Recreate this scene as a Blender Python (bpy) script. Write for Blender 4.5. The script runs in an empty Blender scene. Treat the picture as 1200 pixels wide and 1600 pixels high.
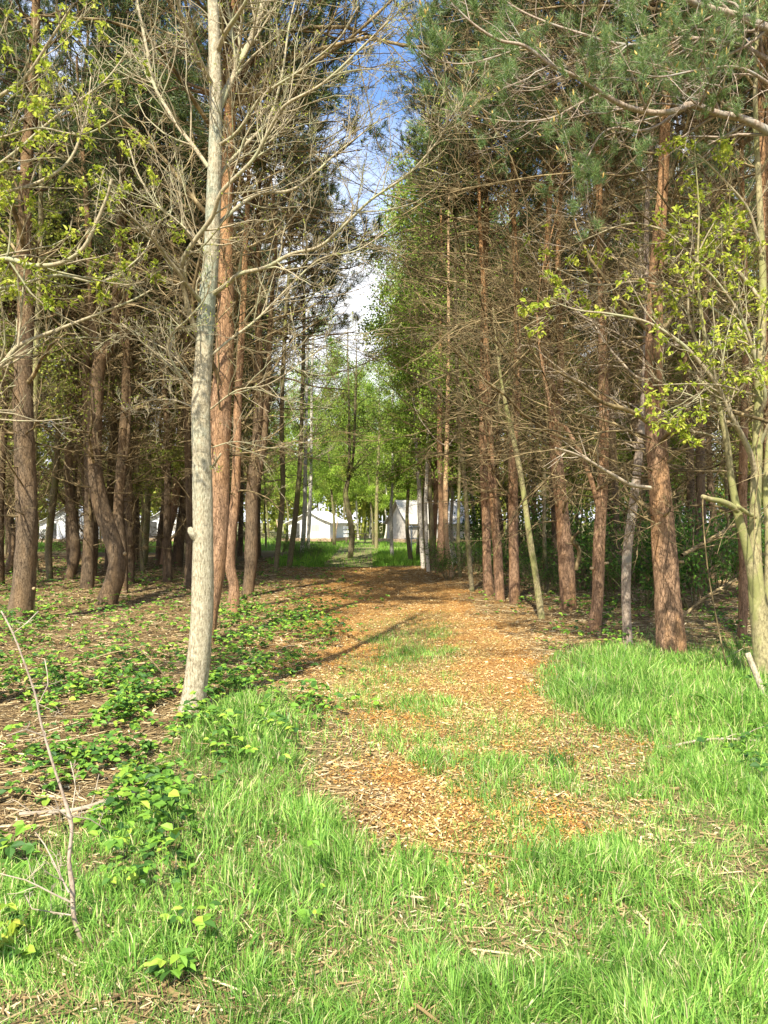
import bpy, math
import numpy as np
from mathutils import Vector

# ------------------------------------------------------------------ camera, sky, sun
F, HZ, CZ = 1200.0, 815.0, 1.6          # photo pixels: focal length, horizon row; eye height in metres
C = bpy.context.scene.collection
scn = bpy.context.scene
cam_d = bpy.data.cameras.new('camera'); cam = bpy.data.objects.new('camera', cam_d); C.objects.link(cam)
cam.location = (0, 0, CZ); cam.rotation_euler = (math.radians(90), 0, 0)
cam_d.sensor_fit = 'VERTICAL'; cam_d.sensor_height = 36; cam_d.sensor_width = 27
cam_d.lens = 36 * F / 1600; cam_d.shift_y = (HZ - 800) / 1600
cam_d.clip_start = 0.05; cam_d.clip_end = 3000
scn.camera = cam

SUN_EL = math.radians(49); SUN_AZ = math.radians(197)
w = bpy.data.worlds.new('World'); scn.world = w; w.use_nodes = True
nt = w.node_tree; nt.nodes.clear()
out = nt.nodes.new('ShaderNodeOutputWorld'); bg = nt.nodes.new('ShaderNodeBackground')
sky = nt.nodes.new('ShaderNodeTexSky'); sky.sky_type = 'NISHITA'; sky.sun_disc = False
sky.sun_elevation = SUN_EL; sky.sun_rotation = SUN_AZ
tc = nt.nodes.new('ShaderNodeTexCoord'); mp = nt.nodes.new('ShaderNodeMapping'); mp.inputs['Scale'].default_value = (1, 1, 1.6)
mp.inputs['Location'].default_value = (0.3, 0.1, 0.0)
nz = nt.nodes.new('ShaderNodeTexNoise'); nz.inputs['Scale'].default_value = 2.6; nz.inputs['Detail'].default_value = 7
rp = nt.nodes.new('ShaderNodeValToRGB'); rp.color_ramp.elements[0].position = 0.42; rp.color_ramp.elements[1].position = 0.6
mx = nt.nodes.new('ShaderNodeMix'); mx.data_type = 'RGBA'
mx.inputs['B'].default_value = (8.6, 8.8, 9.2, 1)
nt.links.new(tc.outputs['Generated'], mp.inputs['Vector']); nt.links.new(mp.outputs[0], nz.inputs['Vector'])
sxz = nt.nodes.new('ShaderNodeSeparateXYZ'); nt.links.new(tc.outputs['Generated'], sxz.inputs[0])
mz = nt.nodes.new('ShaderNodeMath'); mz.operation = 'MULTIPLY_ADD'; mz.inputs[1].default_value = -1.5; nt.links.new(sxz.outputs[2], mz.inputs[0])
mz.inputs[2].default_value = 0.66; ad = nt.nodes.new('ShaderNodeMath'); ad.operation = 'ADD'; nt.links.new(mz.outputs[0], ad.inputs[0]); nt.links.new(nz.outputs['Fac'], ad.inputs[1])
nt.links.new(ad.outputs[0], rp.inputs[0]); nt.links.new(rp.outputs[0], mx.inputs['Factor'])
vm = nt.nodes.new('ShaderNodeVectorMath'); vm.operation = 'MULTIPLY'; vm.inputs[1].default_value = (1.35, 1.6, 1.9); nt.links.new(sky.outputs[0], vm.inputs[0])
nt.links.new(vm.outputs[0], mx.inputs['A']); nt.links.new(mx.outputs['Result'], bg.inputs['Color'])
bg.inputs['Strength'].default_value = 0.085
nt.links.new(bg.outputs[0], out.inputs['Surface'])
sl = bpy.data.lights.new('sun', 'SUN'); sl.energy = 5.0; sl.angle = math.radians(0.6); sl.color = (1.0, 0.96, 0.84)
so = bpy.data.objects.new('sun', sl); C.objects.link(so)
v = Vector((-math.sin(SUN_AZ) * math.cos(SUN_EL), -math.cos(SUN_AZ) * math.cos(SUN_EL), -math.sin(SUN_EL)))
so.rotation_euler = v.to_track_quat('-Z', 'Y').to_euler(); so.location = (0, -20, 30)
scn.view_settings.view_transform = 'Standard'; scn.view_settings.look = 'None'
scn.view_settings.gamma = 1; scn.view_settings.exposure = 1.12
scn.render.engine = 'CYCLES'
scn.cycles.max_bounces = 4; scn.cycles.diffuse_bounces = 2; scn.cycles.glossy_bounces = 2
scn.cycles.transmission_bounces = 3; scn.cycles.transparent_max_bounces = 4

# ------------------------------------------------------------------ helpers
rng = np.random.default_rng(11)
_tab = np.random.default_rng(3).random((256, 256))
def noise(x, y, s):
    x = np.asarray(x, float) / s; y = np.asarray(y, float) / s
    xi = np.floor(x).astype(int); yi = np.floor(y).astype(int)
    fx = x - xi; fy = y - yi; fx = fx * fx * (3 - 2 * fx); fy = fy * fy * (3 - 2 * fy)
    g = lambda a, b: _tab[a & 255, b & 255]
    return (g(xi, yi) * (1 - fx) + g(xi + 1, yi) * fx) * (1 - fy) + (g(xi, yi + 1) * (1 - fx) + g(xi + 1, yi + 1) * fx) * fy
def dist(py): return CZ * F / (py - HZ)
def P(px, py, d): return np.array([(px - 600) / F * d, d, CZ - (py - HZ) / F * d])
def hgt(x, y):
    return 0.10 * (noise(x, y, 2.3) - .5) + 0.035 * (noise(x + 50, y, .5) - .5) + 0.012 * (noise(x, y + 90, .13) - .5)
def nrm(a): return a / np.maximum(np.linalg.norm(a, axis=-1, keepdims=True), 1e-9)

class MB:
    def __init__(s): s.v = []; s.f = []; s.n = 0
    def add(s, v, faces):
        for f in faces: s.f.append(np.asarray(f, np.int64) + s.n)
        s.v.append(np.asarray(v, np.float32)); s.n += len(v)
        return s
    def build(s, name, m, parent=None, smooth=True, mesh_only=False, off=(0, 0, 0)):
        V = (np.concatenate(s.v) - np.array(off)).astype(np.float32)
        me = bpy.data.meshes.new(name); me.vertices.add(len(V)); me.vertices.foreach_set('co', V.ravel())
        L = np.concatenate([f.ravel() for f in s.f]).astype(np.int32)
        T = np.concatenate([np.full(len(f), f.shape[1], np.int32) for f in s.f])
        st = np.concatenate([[0], np.cumsum(T)[:-1]]).astype(np.int32)
        me.loops.add(len(L)); me.loops.foreach_set('vertex_index', L)
        me.polygons.add(len(T)); me.polygons.foreach_set('loop_start', st)
        me.polygons.foreach_set('use_smooth', np.full(len(T), smooth, bool))
        me.materials.append(m); me.update(calc_edges=True)
        if mesh_only: return me
        return link(name, me, parent)
def link(name, me, parent=None, loc=None):
    o = bpy.data.objects.new(name, me); C.objects.link(o)
    if parent: o.parent = parent
    if loc is not None: o.location = loc
    return o
def tag(o, label=None, cat=None, group=None, kind=None):
    for k, x in (('label', label), ('category', cat), ('group', group), ('kind', kind)):
        if x: o[k] = x
    return o
def thing(name, loc, label, cat, group=None, rz=0):
    o = bpy.data.objects.new(name, None); C.objects.link(o); o.location = loc; o.rotation_euler = (0, 0, rz)
    o.empty_display_size = .2
    return tag(o, label, cat, group)
def copy_thing(src, loc, rz, sc, label, group):
    c = src.copy(); C.objects.link(c); c.location = loc; c.rotation_euler = (0, 0, rz); c.scale = sc
    for ch in src.children:
        k = ch.copy(); C.objects.link(k); k.parent = c
    return tag(c, label, None, group)

def tubes(mb, Pt, R, k=3, cap=False):
    Pt = np.asarray(Pt, float); R = np.asarray(R, float); M, N, _ = Pt.shape
    T = nrm(np.gradient(Pt, axis=1)); mean = nrm(Pt[:, -1] - Pt[:, 0])
    ref = np.where((np.abs(mean[:, 2:3]) > .8), np.array([[1., 0, 0]]), np.array([[0., 0, 1]]))[:, None, :]
    U = nrm(np.cross(T, ref)); W = np.cross(T, U)
    a = np.arange(k) * 2 * math.pi / k
    Rk = R[..., None] if R.ndim == 2 else R
    V = Pt[:, :, None, :] + Rk[..., None] * (np.cos(a)[:, None] * U[:, :, None, :] + np.sin(a)[:, None] * W[:, :, None, :])
    m, n, j = np.meshgrid(np.arange(M), np.arange(N - 1), np.arange(k), indexing='ij')
    b = m * N * k; j2 = (j + 1) % k
    q = np.stack([b + n * k + j, b + n * k + j2, b + (n + 1) * k + j2, b + (n + 1) * k + j], -1).reshape(-1, 4)
    fs = [q]
    if cap: fs.append((np.arange(M)[:, None] * N * k + (N - 1) * k + np.arange(k)[None]))
    mb.add(V.reshape(-1, 3), fs)

def grow(start, d, L, r0, r1, N, up=0., wig=.1, rg=rng):
    """M branches as polylines: start (M,3), direction (M,3), length (M,), radii"""
    M = len(start); step = (L / (N - 1))[:, None]; up = np.broadcast_to(up, (M,)); uz = np.stack([0 * up, 0 * up, up], 1); pts = [start]; d = nrm(d)
    for i in range(N - 1):
        d = nrm(d + rg.normal(0, wig, (M, 3)) + uz / (N - 1))
        pts.append(pts[-1] + d * step)
    t = np.linspace(0, 1, N)[None]
    return np.stack(pts, 1), r0[:, None] * (1 - t) + r1[:, None] * t
def at_t(Pt, R, idx, t):
    N = Pt.shape[1]; f = np.clip(t, 0, .999) * (N - 1); i = f.astype(int); a = (f - i)[:, None]
    p = Pt[idx, i] * (1 - a) + Pt[idx, i + 1] * a
    return p, nrm(Pt[idx, i + 1] - Pt[idx, i]), R[idx, i] * (1 - a[:, 0]) + R[idx, i + 1] * a[:, 0]
def spawn(Pt, R, n, t0, t1, ang, ln, N, up=0., wig=.12, rr=.55, rg=rng, rmin=.0015, flat=0.):
    M = len(Pt); idx = np.repeat(np.arange(M), n); K = len(idx)
    t = rg.uniform(t0, t1, K); p, d, r = at_t(Pt, R, idx, t)
    plen = np.linalg.norm(np.diff(Pt, axis=1), axis=2).sum(1)[idx]
    q = rg.normal(0, 1, (K, 3)); q[:, 2] *= (1 - flat); q = nrm(q - (q * d).sum(1, keepdims=True) * d)
    a = np.radians(rg.normal(ang, 10, K))[:, None]
    dd = d * np.cos(a) + q * np.sin(a)
    L = plen * ln * (1.1 - .6 * t) * rg.uniform(.55, 1.25, K)
    r0 = np.maximum(r * rr, rmin)
    return grow(p, dd, L, r0, np.maximum(r0 * .35, rmin * .8), N, up, wig, rg)
def leaves(mb, p, d, L, W, nr=None, rg=rng, fold=.25):
    """six-point leaves, two folded halves"""
    K = len(p); d = nrm(d); q = rg.normal(0, 1, (K, 3)) if nr is None else nr
    s = nrm(np.cross(d, q)); n = np.cross(s, d); L = np.broadcast_to(L, (K,))[:, None]; W = np.broadcast_to(W, (K,))[:, None]
    b = p; tip = p + d * L - n * L * .15
    l1 = p + d * L * .3 + s * W * .45 + n * W * fold; l2 = p + d * L * .68 + s * W * .36 + n * W * fold * .7
    r1 = p + d * L * .3 - s * W * .45 + n * W * fold; r2 = p + d * L * .68 - s * W * .36 + n * W * fold * .7
    V = np.stack([b, l1, l2, tip, r2, r1], 1).reshape(-1, 3); o = (np.arange(K) * 6)[:, None]
    mb.add(V, [np.concatenate([o + np.array([[0, 3, 2, 1]]), o + np.array([[0, 5, 4, 3]])])])
def quads(mb, p, d, L, W, rg=rng):
    K = len(p); d = nrm(d); s = nrm(np.cross(d, rg.normal(0, 1, (K, 3)))); L = np.broadcast_to(L, (K,))[:, None]; W = np.broadcast_to(W, (K,))[:, None]
    V = np.stack([p, p + d * L * .5 + s * W * .5, p + d * L, p + d * L * .5 - s * W * .5], 1).reshape(-1, 3)
    mb.add(V, [(np.arange(K) * 4)[:, None] + np.arange(4)[None]])
def tufts(mb, p, d, n, shoot, L, W, rg=rng, spread=.75):
    K = len(p); p = np.repeat(p, n, 0); d = np.repeat(nrm(d), n, 0)
    b = p - d * shoot * rg.random((K * n, 1))
    nd = nrm(d * .75 + nrm(rg.normal(0, 1, (K * n, 3))) * spread)
    s = nrm(np.cross(nd, rg.normal(0, 1, (K * n, 3)))); l = L * rg.uniform(.7, 1.15, (K * n, 1))
    V = np.stack([b - s * W * .5, b + s * W * .5, b + nd * l], 1).reshape(-1, 3)
    mb.add(V, [np.arange(K * n * 3).reshape(-1, 3)])
def box(mb, x0, x1, y0, y1, z0, z1):
    V = [(x, y, z) for z in (z0, z1) for y in (y0, y1) for x in (x0, x1)]
    mb.add(V, [[(0, 2, 3, 1), (4, 5, 7, 6), (0, 1, 5, 4), (2, 6, 7, 3), (0, 4, 6, 2), (1, 3, 7, 5)]])

# ------------------------------------------------------------------ materials
class NT:
    def __init__(s, name):
        s.m = bpy.data.materials.new(name); s.m.use_nodes = True; s.t = s.m.node_tree; s.t.nodes.clear()
        s.out = s.n('OutputMaterial')
    def n(s, ty, **kw):
        x = s.t.nodes.new('ShaderNode' + ty)
        for k, a in kw.items():
            if k in x.inputs: x.inputs[k].default_value = a
            else: setattr(x, k, a)
        return x
    def l(s, a, b): s.t.links.new(a, b)
    def coord(s, sc=(1, 1, 1), kind='Object'):
        t = s.n('TexCoord'); m = s.n('Mapping'); m.inputs['Scale'].default_value = sc; s.l(t.outputs[kind], m.inputs['Vector']); return m.outputs[0]
    def noise(s, co, sc, det=4, rough=.6):
        x = s.n('TexNoise', Scale=sc, Detail=det, Roughness=rough); s.l(co, x.inputs['Vector']); return x.outputs['Fac']
    def ramp(s, fac, stops, interp='LINEAR'):
        r = s.n('ValToRGB'); e = r.color_ramp.elements; r.color_ramp.interpolation = interp
        while len(e) < len(stops): e.new(.5)
        for i, (p, c) in enumerate(stops): e[i].position = p; e[i].color = (*c, 1) if len(c) == 3 else c
        s.l(fac, r.inputs[0]); return r.outputs[0]
    def mix(s, f, a, b, mode='MIX'):
        x = s.n('Mix', data_type='RGBA', blend_type=mode)
        for k, q in (('Factor', f), ('A', a), ('B', b)):
            i = [z for z in x.inputs if z.name == k and (z.type == ('RGBA' if k != 'Factor' else 'VALUE'))][0]
            if hasattr(q, 'is_output'): s.l(q, i)
            else: i.default_value = q if k == 'Factor' else (*q, 1)
        return [z for z in x.outputs if z.type == 'RGBA'][0]
    def bump(s, h, st, d=.01):
        b = s.n('Bump', Strength=st, Distance=d); s.l(h, b.inputs['Height']); return b.outputs[0]
    def done(s, col, rough=.8, nor=None, spec=.3):
        p = s.n('BsdfPrincipled', Roughness=rough); p.inputs['Specular IOR Level'].default_value = spec
        if hasattr(col, 'is_output'): s.l(col, p.inputs['Base Color'])
        else: p.inputs['Base Color'].default_value = (*col, 1)
        if nor: s.l(nor, p.inputs['Normal'])
        s.l(p.outputs[0], s.out.inputs[0]); return s.m

def bark_pine(name, dark, light, top):
    s = NT(name); co = s.coord((1, 1, .28)); 
    vo = s.n('TexVoronoi', feature='DISTANCE_TO_EDGE', Scale=44.); 
    wn = s.n('TexNoise', Scale=14., Detail=3.); s.l(co, wn.inputs['Vector'])
    add = s.n('VectorMath', operation='MULTIPLY_ADD'); s.l(wn.outputs['Color'], add.inputs[0]); add.inputs[1].default_value = (.06, .06, .06); s.l(co, add.inputs[2])
    s.l(add.outputs[0], vo.inputs['Vector'])
    n1 = s.noise(co, 30, 6, .7); n2 = s.noise(co, 3.5, 3)
    base = s.ramp(n1, [(.3, dark), (.62, light)])
    base = s.mix(s.ramp(n2, [(.45, (0, 0, 0)), (.7, (.65,) * 3)]), base, tuple(x * .95 for x in top))
    t = s.n('TexCoord'); sx = s.n('SeparateXYZ'); s.l(t.outputs['Object'], sx.inputs[0])
    mr = s.n('MapRange'); mr.inputs['From Min'].default_value = 3.; mr.inputs['From Max'].default_value = 7.; s.l(sx.outputs[2], mr.inputs[0])
    base = s.mix(mr.outputs[0], base, s.mix(n1, tuple(x * .55 for x in top), top))
    edge = s.ramp(vo.outputs['Distance'], [(0, (.42, .38, .36)), (.07, (1, 1, 1))])
    col = s.mix(.75, base, edge, 'MULTIPLY')
    h = s.n('Math', operation='ADD'); s.l(edge, h.inputs[0]); s.l(n1, h.inputs[1])
    return s.done(col, .9, s.bump(h.outputs[0], .9, .012), .15)
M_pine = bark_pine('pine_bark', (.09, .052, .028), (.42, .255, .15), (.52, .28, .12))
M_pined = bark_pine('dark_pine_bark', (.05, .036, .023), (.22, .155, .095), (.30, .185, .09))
def bark_smooth(name, a, b, c, sc=18, lich=.5, zs=.5, spots=False):
    s = NT(name); co = s.coord((1, 1, zs)); n1 = s.noise(co, sc * 4, 5, .7); n2 = s.noise(co, sc * .35, 5)
    col = s.ramp(n1, [(.35, a), (.6, b)]); col = s.mix(s.ramp(n2, [(lich, (0, 0, 0)), (lich + .1, (.8,) * 3)]), col, c)
    if spots:
        n3 = s.noise(s.coord((1, 1, 3.2)), 9, 4); col = s.mix(s.ramp(n3, [(.6, (0, 0, 0)), (.65, (.9,) * 3)]), col, (.06, .05, .04))
    n5 = s.noise(co, 6, 6, .75); col = s.mix(s.ramp(n5, [(.56, (0, 0, 0)), (.7, (.4,) * 3)]), col, tuple(x * .6 for x in a))
    return s.done(col, .85, s.bump(n1, .6, .006), .2)
def ash_bark():
    s = NT('ash_bark'); co = s.coord((1, 1, .35)); n1 = s.noise(co, 70, 6, .75); n2 = s.noise(s.coord((1, 1, .8)), 3.2, 6, .7); n3 = s.noise(s.coord((1, 1, 2.2)), 5, 5, .7)
    col = s.ramp(n1, [(.34, (.15, .12, .07)), (.48, (.39, .325, .21)), (.64, (.58, .51, .36))])
    t = s.n('TexCoord'); sx = s.n('SeparateXYZ'); s.l(t.outputs['Object'], sx.inputs[0]); mr = s.n('MapRange'); mr.inputs['From Min'].default_value = .8; mr.inputs['From Max'].default_value = 3.2; s.l(sx.outputs[2], mr.inputs[0])
    lich = s.ramp(n2, [(.44, (0, 0, 0)), (.56, (1, 1, 1))]); m = s.n('Math', operation='MULTIPLY'); s.l(lich, m.inputs[0]); s.l(mr.outputs[0], m.inputs[1])
    col = s.mix(m.outputs[0], col, s.ramp(n1, [(.36, (.14, .145, .09)), (.64, (.44, .45, .33))]))
    col = s.mix(s.ramp(n3, [(.60, (0, 0, 0)), (.68, (.7,) * 3)]), col, (.12, .11, .075))
    wv = s.n('TexWave', wave_type='BANDS', bands_direction='Z', Scale=1.7, Distortion=9., Detail=4.); s.l(s.coord((.4, .4, 1)), wv.inputs['Vector'])
    col = s.mix(s.ramp(wv.outputs['Fac'], [(.01, (.22,) * 3), (.07, (0, 0, 0))]), col, (.16, .125, .08))
    return s.done(col, .88, s.bump(n1, 1., .014), .15)
M_ash = ash_bark()
M_twig = bark_smooth('ash_twig_bark', (.18, .145, .085), (.42, .34, .21), (.33, .32, .18), 14, .5)
M_moss = bark_smooth('mossy_bark', (.14, .115, .055), (.38, .32, .16), (.24, .24, .08), 12, .48)
M_mossd = bark_smooth('dark_mossy_bark', (.10, .085, .045), (.25, .20, .11), (.19, .19, .06), 12, .5)
M_grey = bark_smooth('grey_bark', (.17, .12, .08), (.40, .31, .23), (.30, .28, .23), 12, .52)
M_birch = bark_smooth('birch_bark', (.42, .36, .27), (.72, .66, .55), (.55, .48, .33), 12, .6, .5, True)
M_rbirch = bark_smooth('young_birch_bark', (.38, .22, .11), (.62, .40, .22), (.48, .38, .2), 12, .55, .5, True)
def simple(name, stops, sc=20, rough=.85, bump=.3, spec=.2, island=False):
    s = NT(name)
    if island:
        g = s.n('NewGeometry'); f = g.outputs['Random Per Island']
    else: f = s.noise(s.coord(), sc, 5)
    return s.done(s.ramp(f, stops), rough, s.bump(s.noise(s.coord(), sc * 2, 4), bump, .01) if bump else None, spec)
M_dead = simple('dead_branch_wood', [(.34, (.045, .036, .018)), (.5, (.17, .12, .055)), (.68, (.44, .33, .17))], 6, bump=0)  # near-black and golden ends put shaded gaps and sun highlights into the colour
M_deadr = simple('grey_dead_wood', [(.3, (.22, .17, .12)), (.7, (.52, .42, .3))], 6, bump=0)
M_cut = simple('sawn_wood', [(.3, (.32, .21, .10)), (.7, (.52, .38, .21))], 60)
def _chip():
    s = NT('wood_chips'); g = s.n('NewGeometry'); a = s.ramp(g.outputs['Random Per Island'], [(0, (.15, .06, .015)), (.3, (.40, .17, .03)), (.65, (.56, .27, .06)), (.9, (.66, .40, .15)), (1, (.80, .64, .38))])
    b = s.ramp(g.outputs['Random Per Island'], [(0, (.14, .07, .03)), (.4, (.38, .22, .065)), (.8, (.58, .39, .15)), (1, (.76, .63, .36))])
    n = s.noise(s.coord(), .9, 4); return s.done(s.mix(s.ramp(n, [(.36, (0, 0, 0)), (.54, (1, 1, 1))]), a, b), .85, None, .2)
M_chip = _chip()
M_litter = simple('dry_litter', [(0, (.10, .06, .03)), (.4, (.25, .165, .07)), (.8, (.42, .30, .14)), (1, (.70, .57, .34))], island=True, bump=0)
def leafm(name, stops, tr=.35, rough=.55, spec=.25, big=0):
    s = NT(name); g = s.n('NewGeometry'); col = s.ramp(g.outputs['Random Per Island'], stops)
    if big:
        n = s.noise(s.coord(), big, 2); col = s.mix(.5, col, s.ramp(n, [(.35, (.55, .6, .5)), (.65, (1.35, 1.3, 1.1))]), 'MULTIPLY')
    p = s.n('BsdfPrincipled', Roughness=rough); p.inputs['Specular IOR Level'].default_value = spec
    t = s.n('BsdfTranslucent'); m = s.n('MixShader'); m.inputs[0].default_value = tr
    s.l(col, p.inputs['Base Color']); s.l(col, t.inputs['Color'])
    s.l(p.outputs[0], m.inputs[1]); s.l(t.outputs[0], m.inputs[2]); s.l(m.outputs[0], s.out.inputs[0]); return s.m
M_needle = leafm('pine_needles', [(0, (.02, .04, .014)), (.6, (.08, .13, .035)), (1, (.20, .25, .065))], .15, .5, .35, 1.2)  # dark end deepened to put the crowns' shaded depth into the colour
M_needle_n = leafm('sunlit_pine_needles', [(0, (.06, .12, .04)), (.5, (.16, .26, .075)), (1, (.32, .40, .12))], .2, .45, .4)  # brighter copy of the needle greens, with sunlight put into the colour
M_yel = leafm('young_yellow_leaves', [(0, (.20, .27, .025)), (.5, (.38, .44, .04)), (1, (.60, .58, .10))], .45)
M_blf = leafm('birch_leaves', [(0, (.15, .26, .03)), (.5, (.31, .46, .06)), (1, (.50, .60, .10))], .45, big=.8)
M_olf = leafm('olive_leaves', [(0, (.12, .15, .03)), (.5, (.27, .32, .05)), (1, (.48, .48, .10))], .4, big=.8)
M_shr = leafm('shrub_leaves', [(0, (.035, .09, .02)), (.5, (.09, .21, .03)), (1, (.22, .38, .06))], .35, big=1.5)
M_brm = leafm('bramble_leaves', [(0, (.04, .10, .025)), (.35, (.09, .20, .03)), (.75, (.20, .37, .04)), (1, (.36, .47, .06))], .3, big=2)
M_grass = leafm('grass_blades', [(0, (.07, .16, .025)), (.35, (.17, .35, .055)), (.7, (.30, .51, .09)), (.88, (.43, .58, .15)), (.94, (.60, .52, .27)), (1, (.70, .60, .36))], .35, .45, .3, .9)
M_lawn = leafm('lawn_grass', [(0, (.10, .24, .025)), (.6, (.22, .44, .05)), (1, (.36, .54, .08))], .3, big=.4)
M_candle = simple('pine_candle', [(.3, (.42, .24, .06)), (.7, (.66, .46, .15))], 40, bump=0)
M_canvas = simple('white_canvas', [(.3, (.74, .73, .70)), (.7, (.86, .85, .82))], 3, .9, .15)
M_canvasg = simple('grey_canvas', [(.3, (.38, .34, .29)), (.7, (.52, .47, .40))], 3, .9, .15)
M_dark = simple('doorway_shade', [(.3, (.05, .05, .045)), (.7, (.09, .085, .08))], 5, .9, 0)  # dark colour painted for the shade inside an open doorway
M_deck = simple('deck_timber', [(.3, (.30, .2, .12)), (.7, (.48, .35, .22))], 8)
M_steel = simple('galvanised_steel', [(.3, (.42, .46, .52)), (.7, (.6, .65, .7))], 8, .45, 0, .5)

# ------------------------------------------------------------------ ground cover maps, read off the ground from near to far
def gmap(rows):
    a = np.array([[int(c) for c in (r + '0' * 24)[:24]] for r in rows], float); return a
GR = gmap([
 "111111000001221000000000", "111110000000000000000110", "110000000025663000014332", "000000000136774204577666",
 "000001113356553326999999", "001012488445676545899999", "002246999755689876559999", "001468999852268987888999",
 "345889999961124886789999", "789999999995434566999999", "999999999998876678999999", "899999878888888888888889",
 "999998878888999999999999", "999988999999999999999999", "999955589999999999999999"])
BR = gmap([
 "112110001100000000000000", "221122122111000121010010", "432222345520000002331121", "322334454410000000210011",
 "344667654411000000000000", "366777622300000000000001", "265665322000000000000021", "234553100000000000000000",
 "134632000000000000000000", "123431000000000000000000", "112211000000000000000000", "000012100100000000000000",
 "100012000000000000000000", "100000000000000000000000", "000000000000000000000000"])
CH = gmap([
 "000000001577640000000000", "000000001588887200000000", "000000002688888631000000", "000000003678888872100000",
 "000000000468898886310000", "000000000037898887540000", "000000000002888766554300", "000000000028886544321000",
 "000000000004999996320000", "000000000001599999820000", "000000000000034554310000", "0", "0", "0", "0110000000"])
def look(A, x, y):
    py = np.clip(HZ + CZ * F / np.maximum(y, 1.0), 800, 1700); px = 600 + x / np.maximum(y, .5) * F
    px = px + 45 * (noise(x * 1.3, y, .5) - .5) * 2 * 1.0; 
    u = np.clip((px - 25) / 50, 0, 22.999); q = np.clip((py - 875) / 50, 0, 13.999)
    i = q.astype(int); j = u.astype(int); a = q - i; b = u - j
    return (A[i, j] * (1 - a) * (1 - b) + A[i + 1, j] * a * (1 - b) + A[i, j + 1] * (1 - a) * b + A[i + 1, j + 1] * a * b) / 9
def lawn(x, y):
    e = 1.2 * (noise(x, y, 1.5) - .5)
    mid = (y + e > 27.5) & (x > -4.2 + e) & (x < 1.7 + e * .6)
    return mid | (y + e * 3 > 40)

# ------------------------------------------------------------------ ground
gx = np.concatenate([-np.geomspace(700, 13, 26), np.arange(-12.6, 12.61, .1), np.geomspace(13, 700, 26)])
gy = np.concatenate([np.array([-300, -80, -30, -10, -4, -1, .5]), np.arange(1.2, 31, .1), np.geomspace(31.3, 900, 50)])
X, Y = np.meshgrid(gx, gy); near = np.clip((60 - np.abs(Y)) / 30, 0, 1) * np.clip((40 - np.abs(X)) / 20, 0, 1)
Z = hgt(X, Y) * near
V = np.stack([X, Y, Z], -1).reshape(-1, 3); ny, nx = X.shape
ii, jj = np.meshgrid(np.arange(ny - 1), np.arange(nx - 1), indexing='ij')
q = np.stack([ii * nx + jj, ii * nx + jj + 1, (ii + 1) * nx + jj + 1, (ii + 1) * nx + jj], -1).reshape(-1, 4)
s = NT('forest_floor')
at = s.n('Attribute', attribute_name='cover')
co = s.coord(); n1 = s.noise(co, 55, 8, .75); n2 = s.noise(co, 9, 6, .7); n3 = s.noise(co, 1.2, 4)
lit = s.ramp(n1, [(.3, (.05, .033, .016)), (.5, (.17, .11, .05)), (.7, (.38, .27, .135))])
chp = s.ramp(n1, [(.3, (.15, .065, .02)), (.48, (.40, .20, .06)), (.60, (.56, .33, .12)), (.74, (.76, .58, .32))])
grn = s.ramp(n1, [(.3, (.09, .08, .035)), (.5, (.24, .22, .09)), (.7, (.50, .42, .24))])
sep = s.n('SeparateColor'); s.l(at.outputs['Color'], sep.inputs[0])
col = s.mix(sep.outputs[0], lit, chp); col = s.mix(sep.outputs[1], col, grn)
col = s.mix(.6, col, s.ramp(n2, [(.3, (.6, .58, .55)), (.7, (1.2, 1.2, 1.2))]), 'MULTIPLY')
bh = s.n('Math', operation='ADD'); s.l(n1, bh.inputs[0]); s.l(n2, bh.inputs[1])
M_ground = s.done(col, .95, s.bump(bh.outputs[0], .9, .03), .1)
mb = MB(); mb.add(V, [q]); ground = mb.build('ground', M_ground); tag(ground, kind='structure')
cv = np.zeros((len(V), 4), np.float32); cv[:, 3] = 1
cv[:, 0] = np.clip(look(CH, V[:, 0], V[:, 1]) * 1.3 + .3 * (noise(V[:, 0], V[:, 1], .25) - .5), 0, 1) * (V[:, 1] < 32)
cv[:, 1] = np.where(lawn(V[:, 0], V[:, 1]), 1, np.clip(look(GR, V[:, 0], V[:, 1]) * 1.1 - .25, 0, .8) * (V[:, 1] < 30))
ca = ground.data.color_attributes.new('cover', 'FLOAT_COLOR', 'POINT'); ca.data.foreach_set('color', cv.ravel())

# sample ground points: weight ~ constant density per picture area falls with distance
def gpts(n, y0, y1, A, power=1.5, thr=1.0, xm=.56):
    u = rng.random(n); a = 1 - power + 1
    y = (y0 ** a + u * (y1 ** a - y0 ** a)) ** (1 / a)
    x = rng.uniform(-xm, xm, n) * (y + .4)
    dn = look(A, x, y) if A is not None else np.ones(n)
    keep = rng.random(n) < dn * thr
    return x[keep], y[keep], dn[keep]

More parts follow.
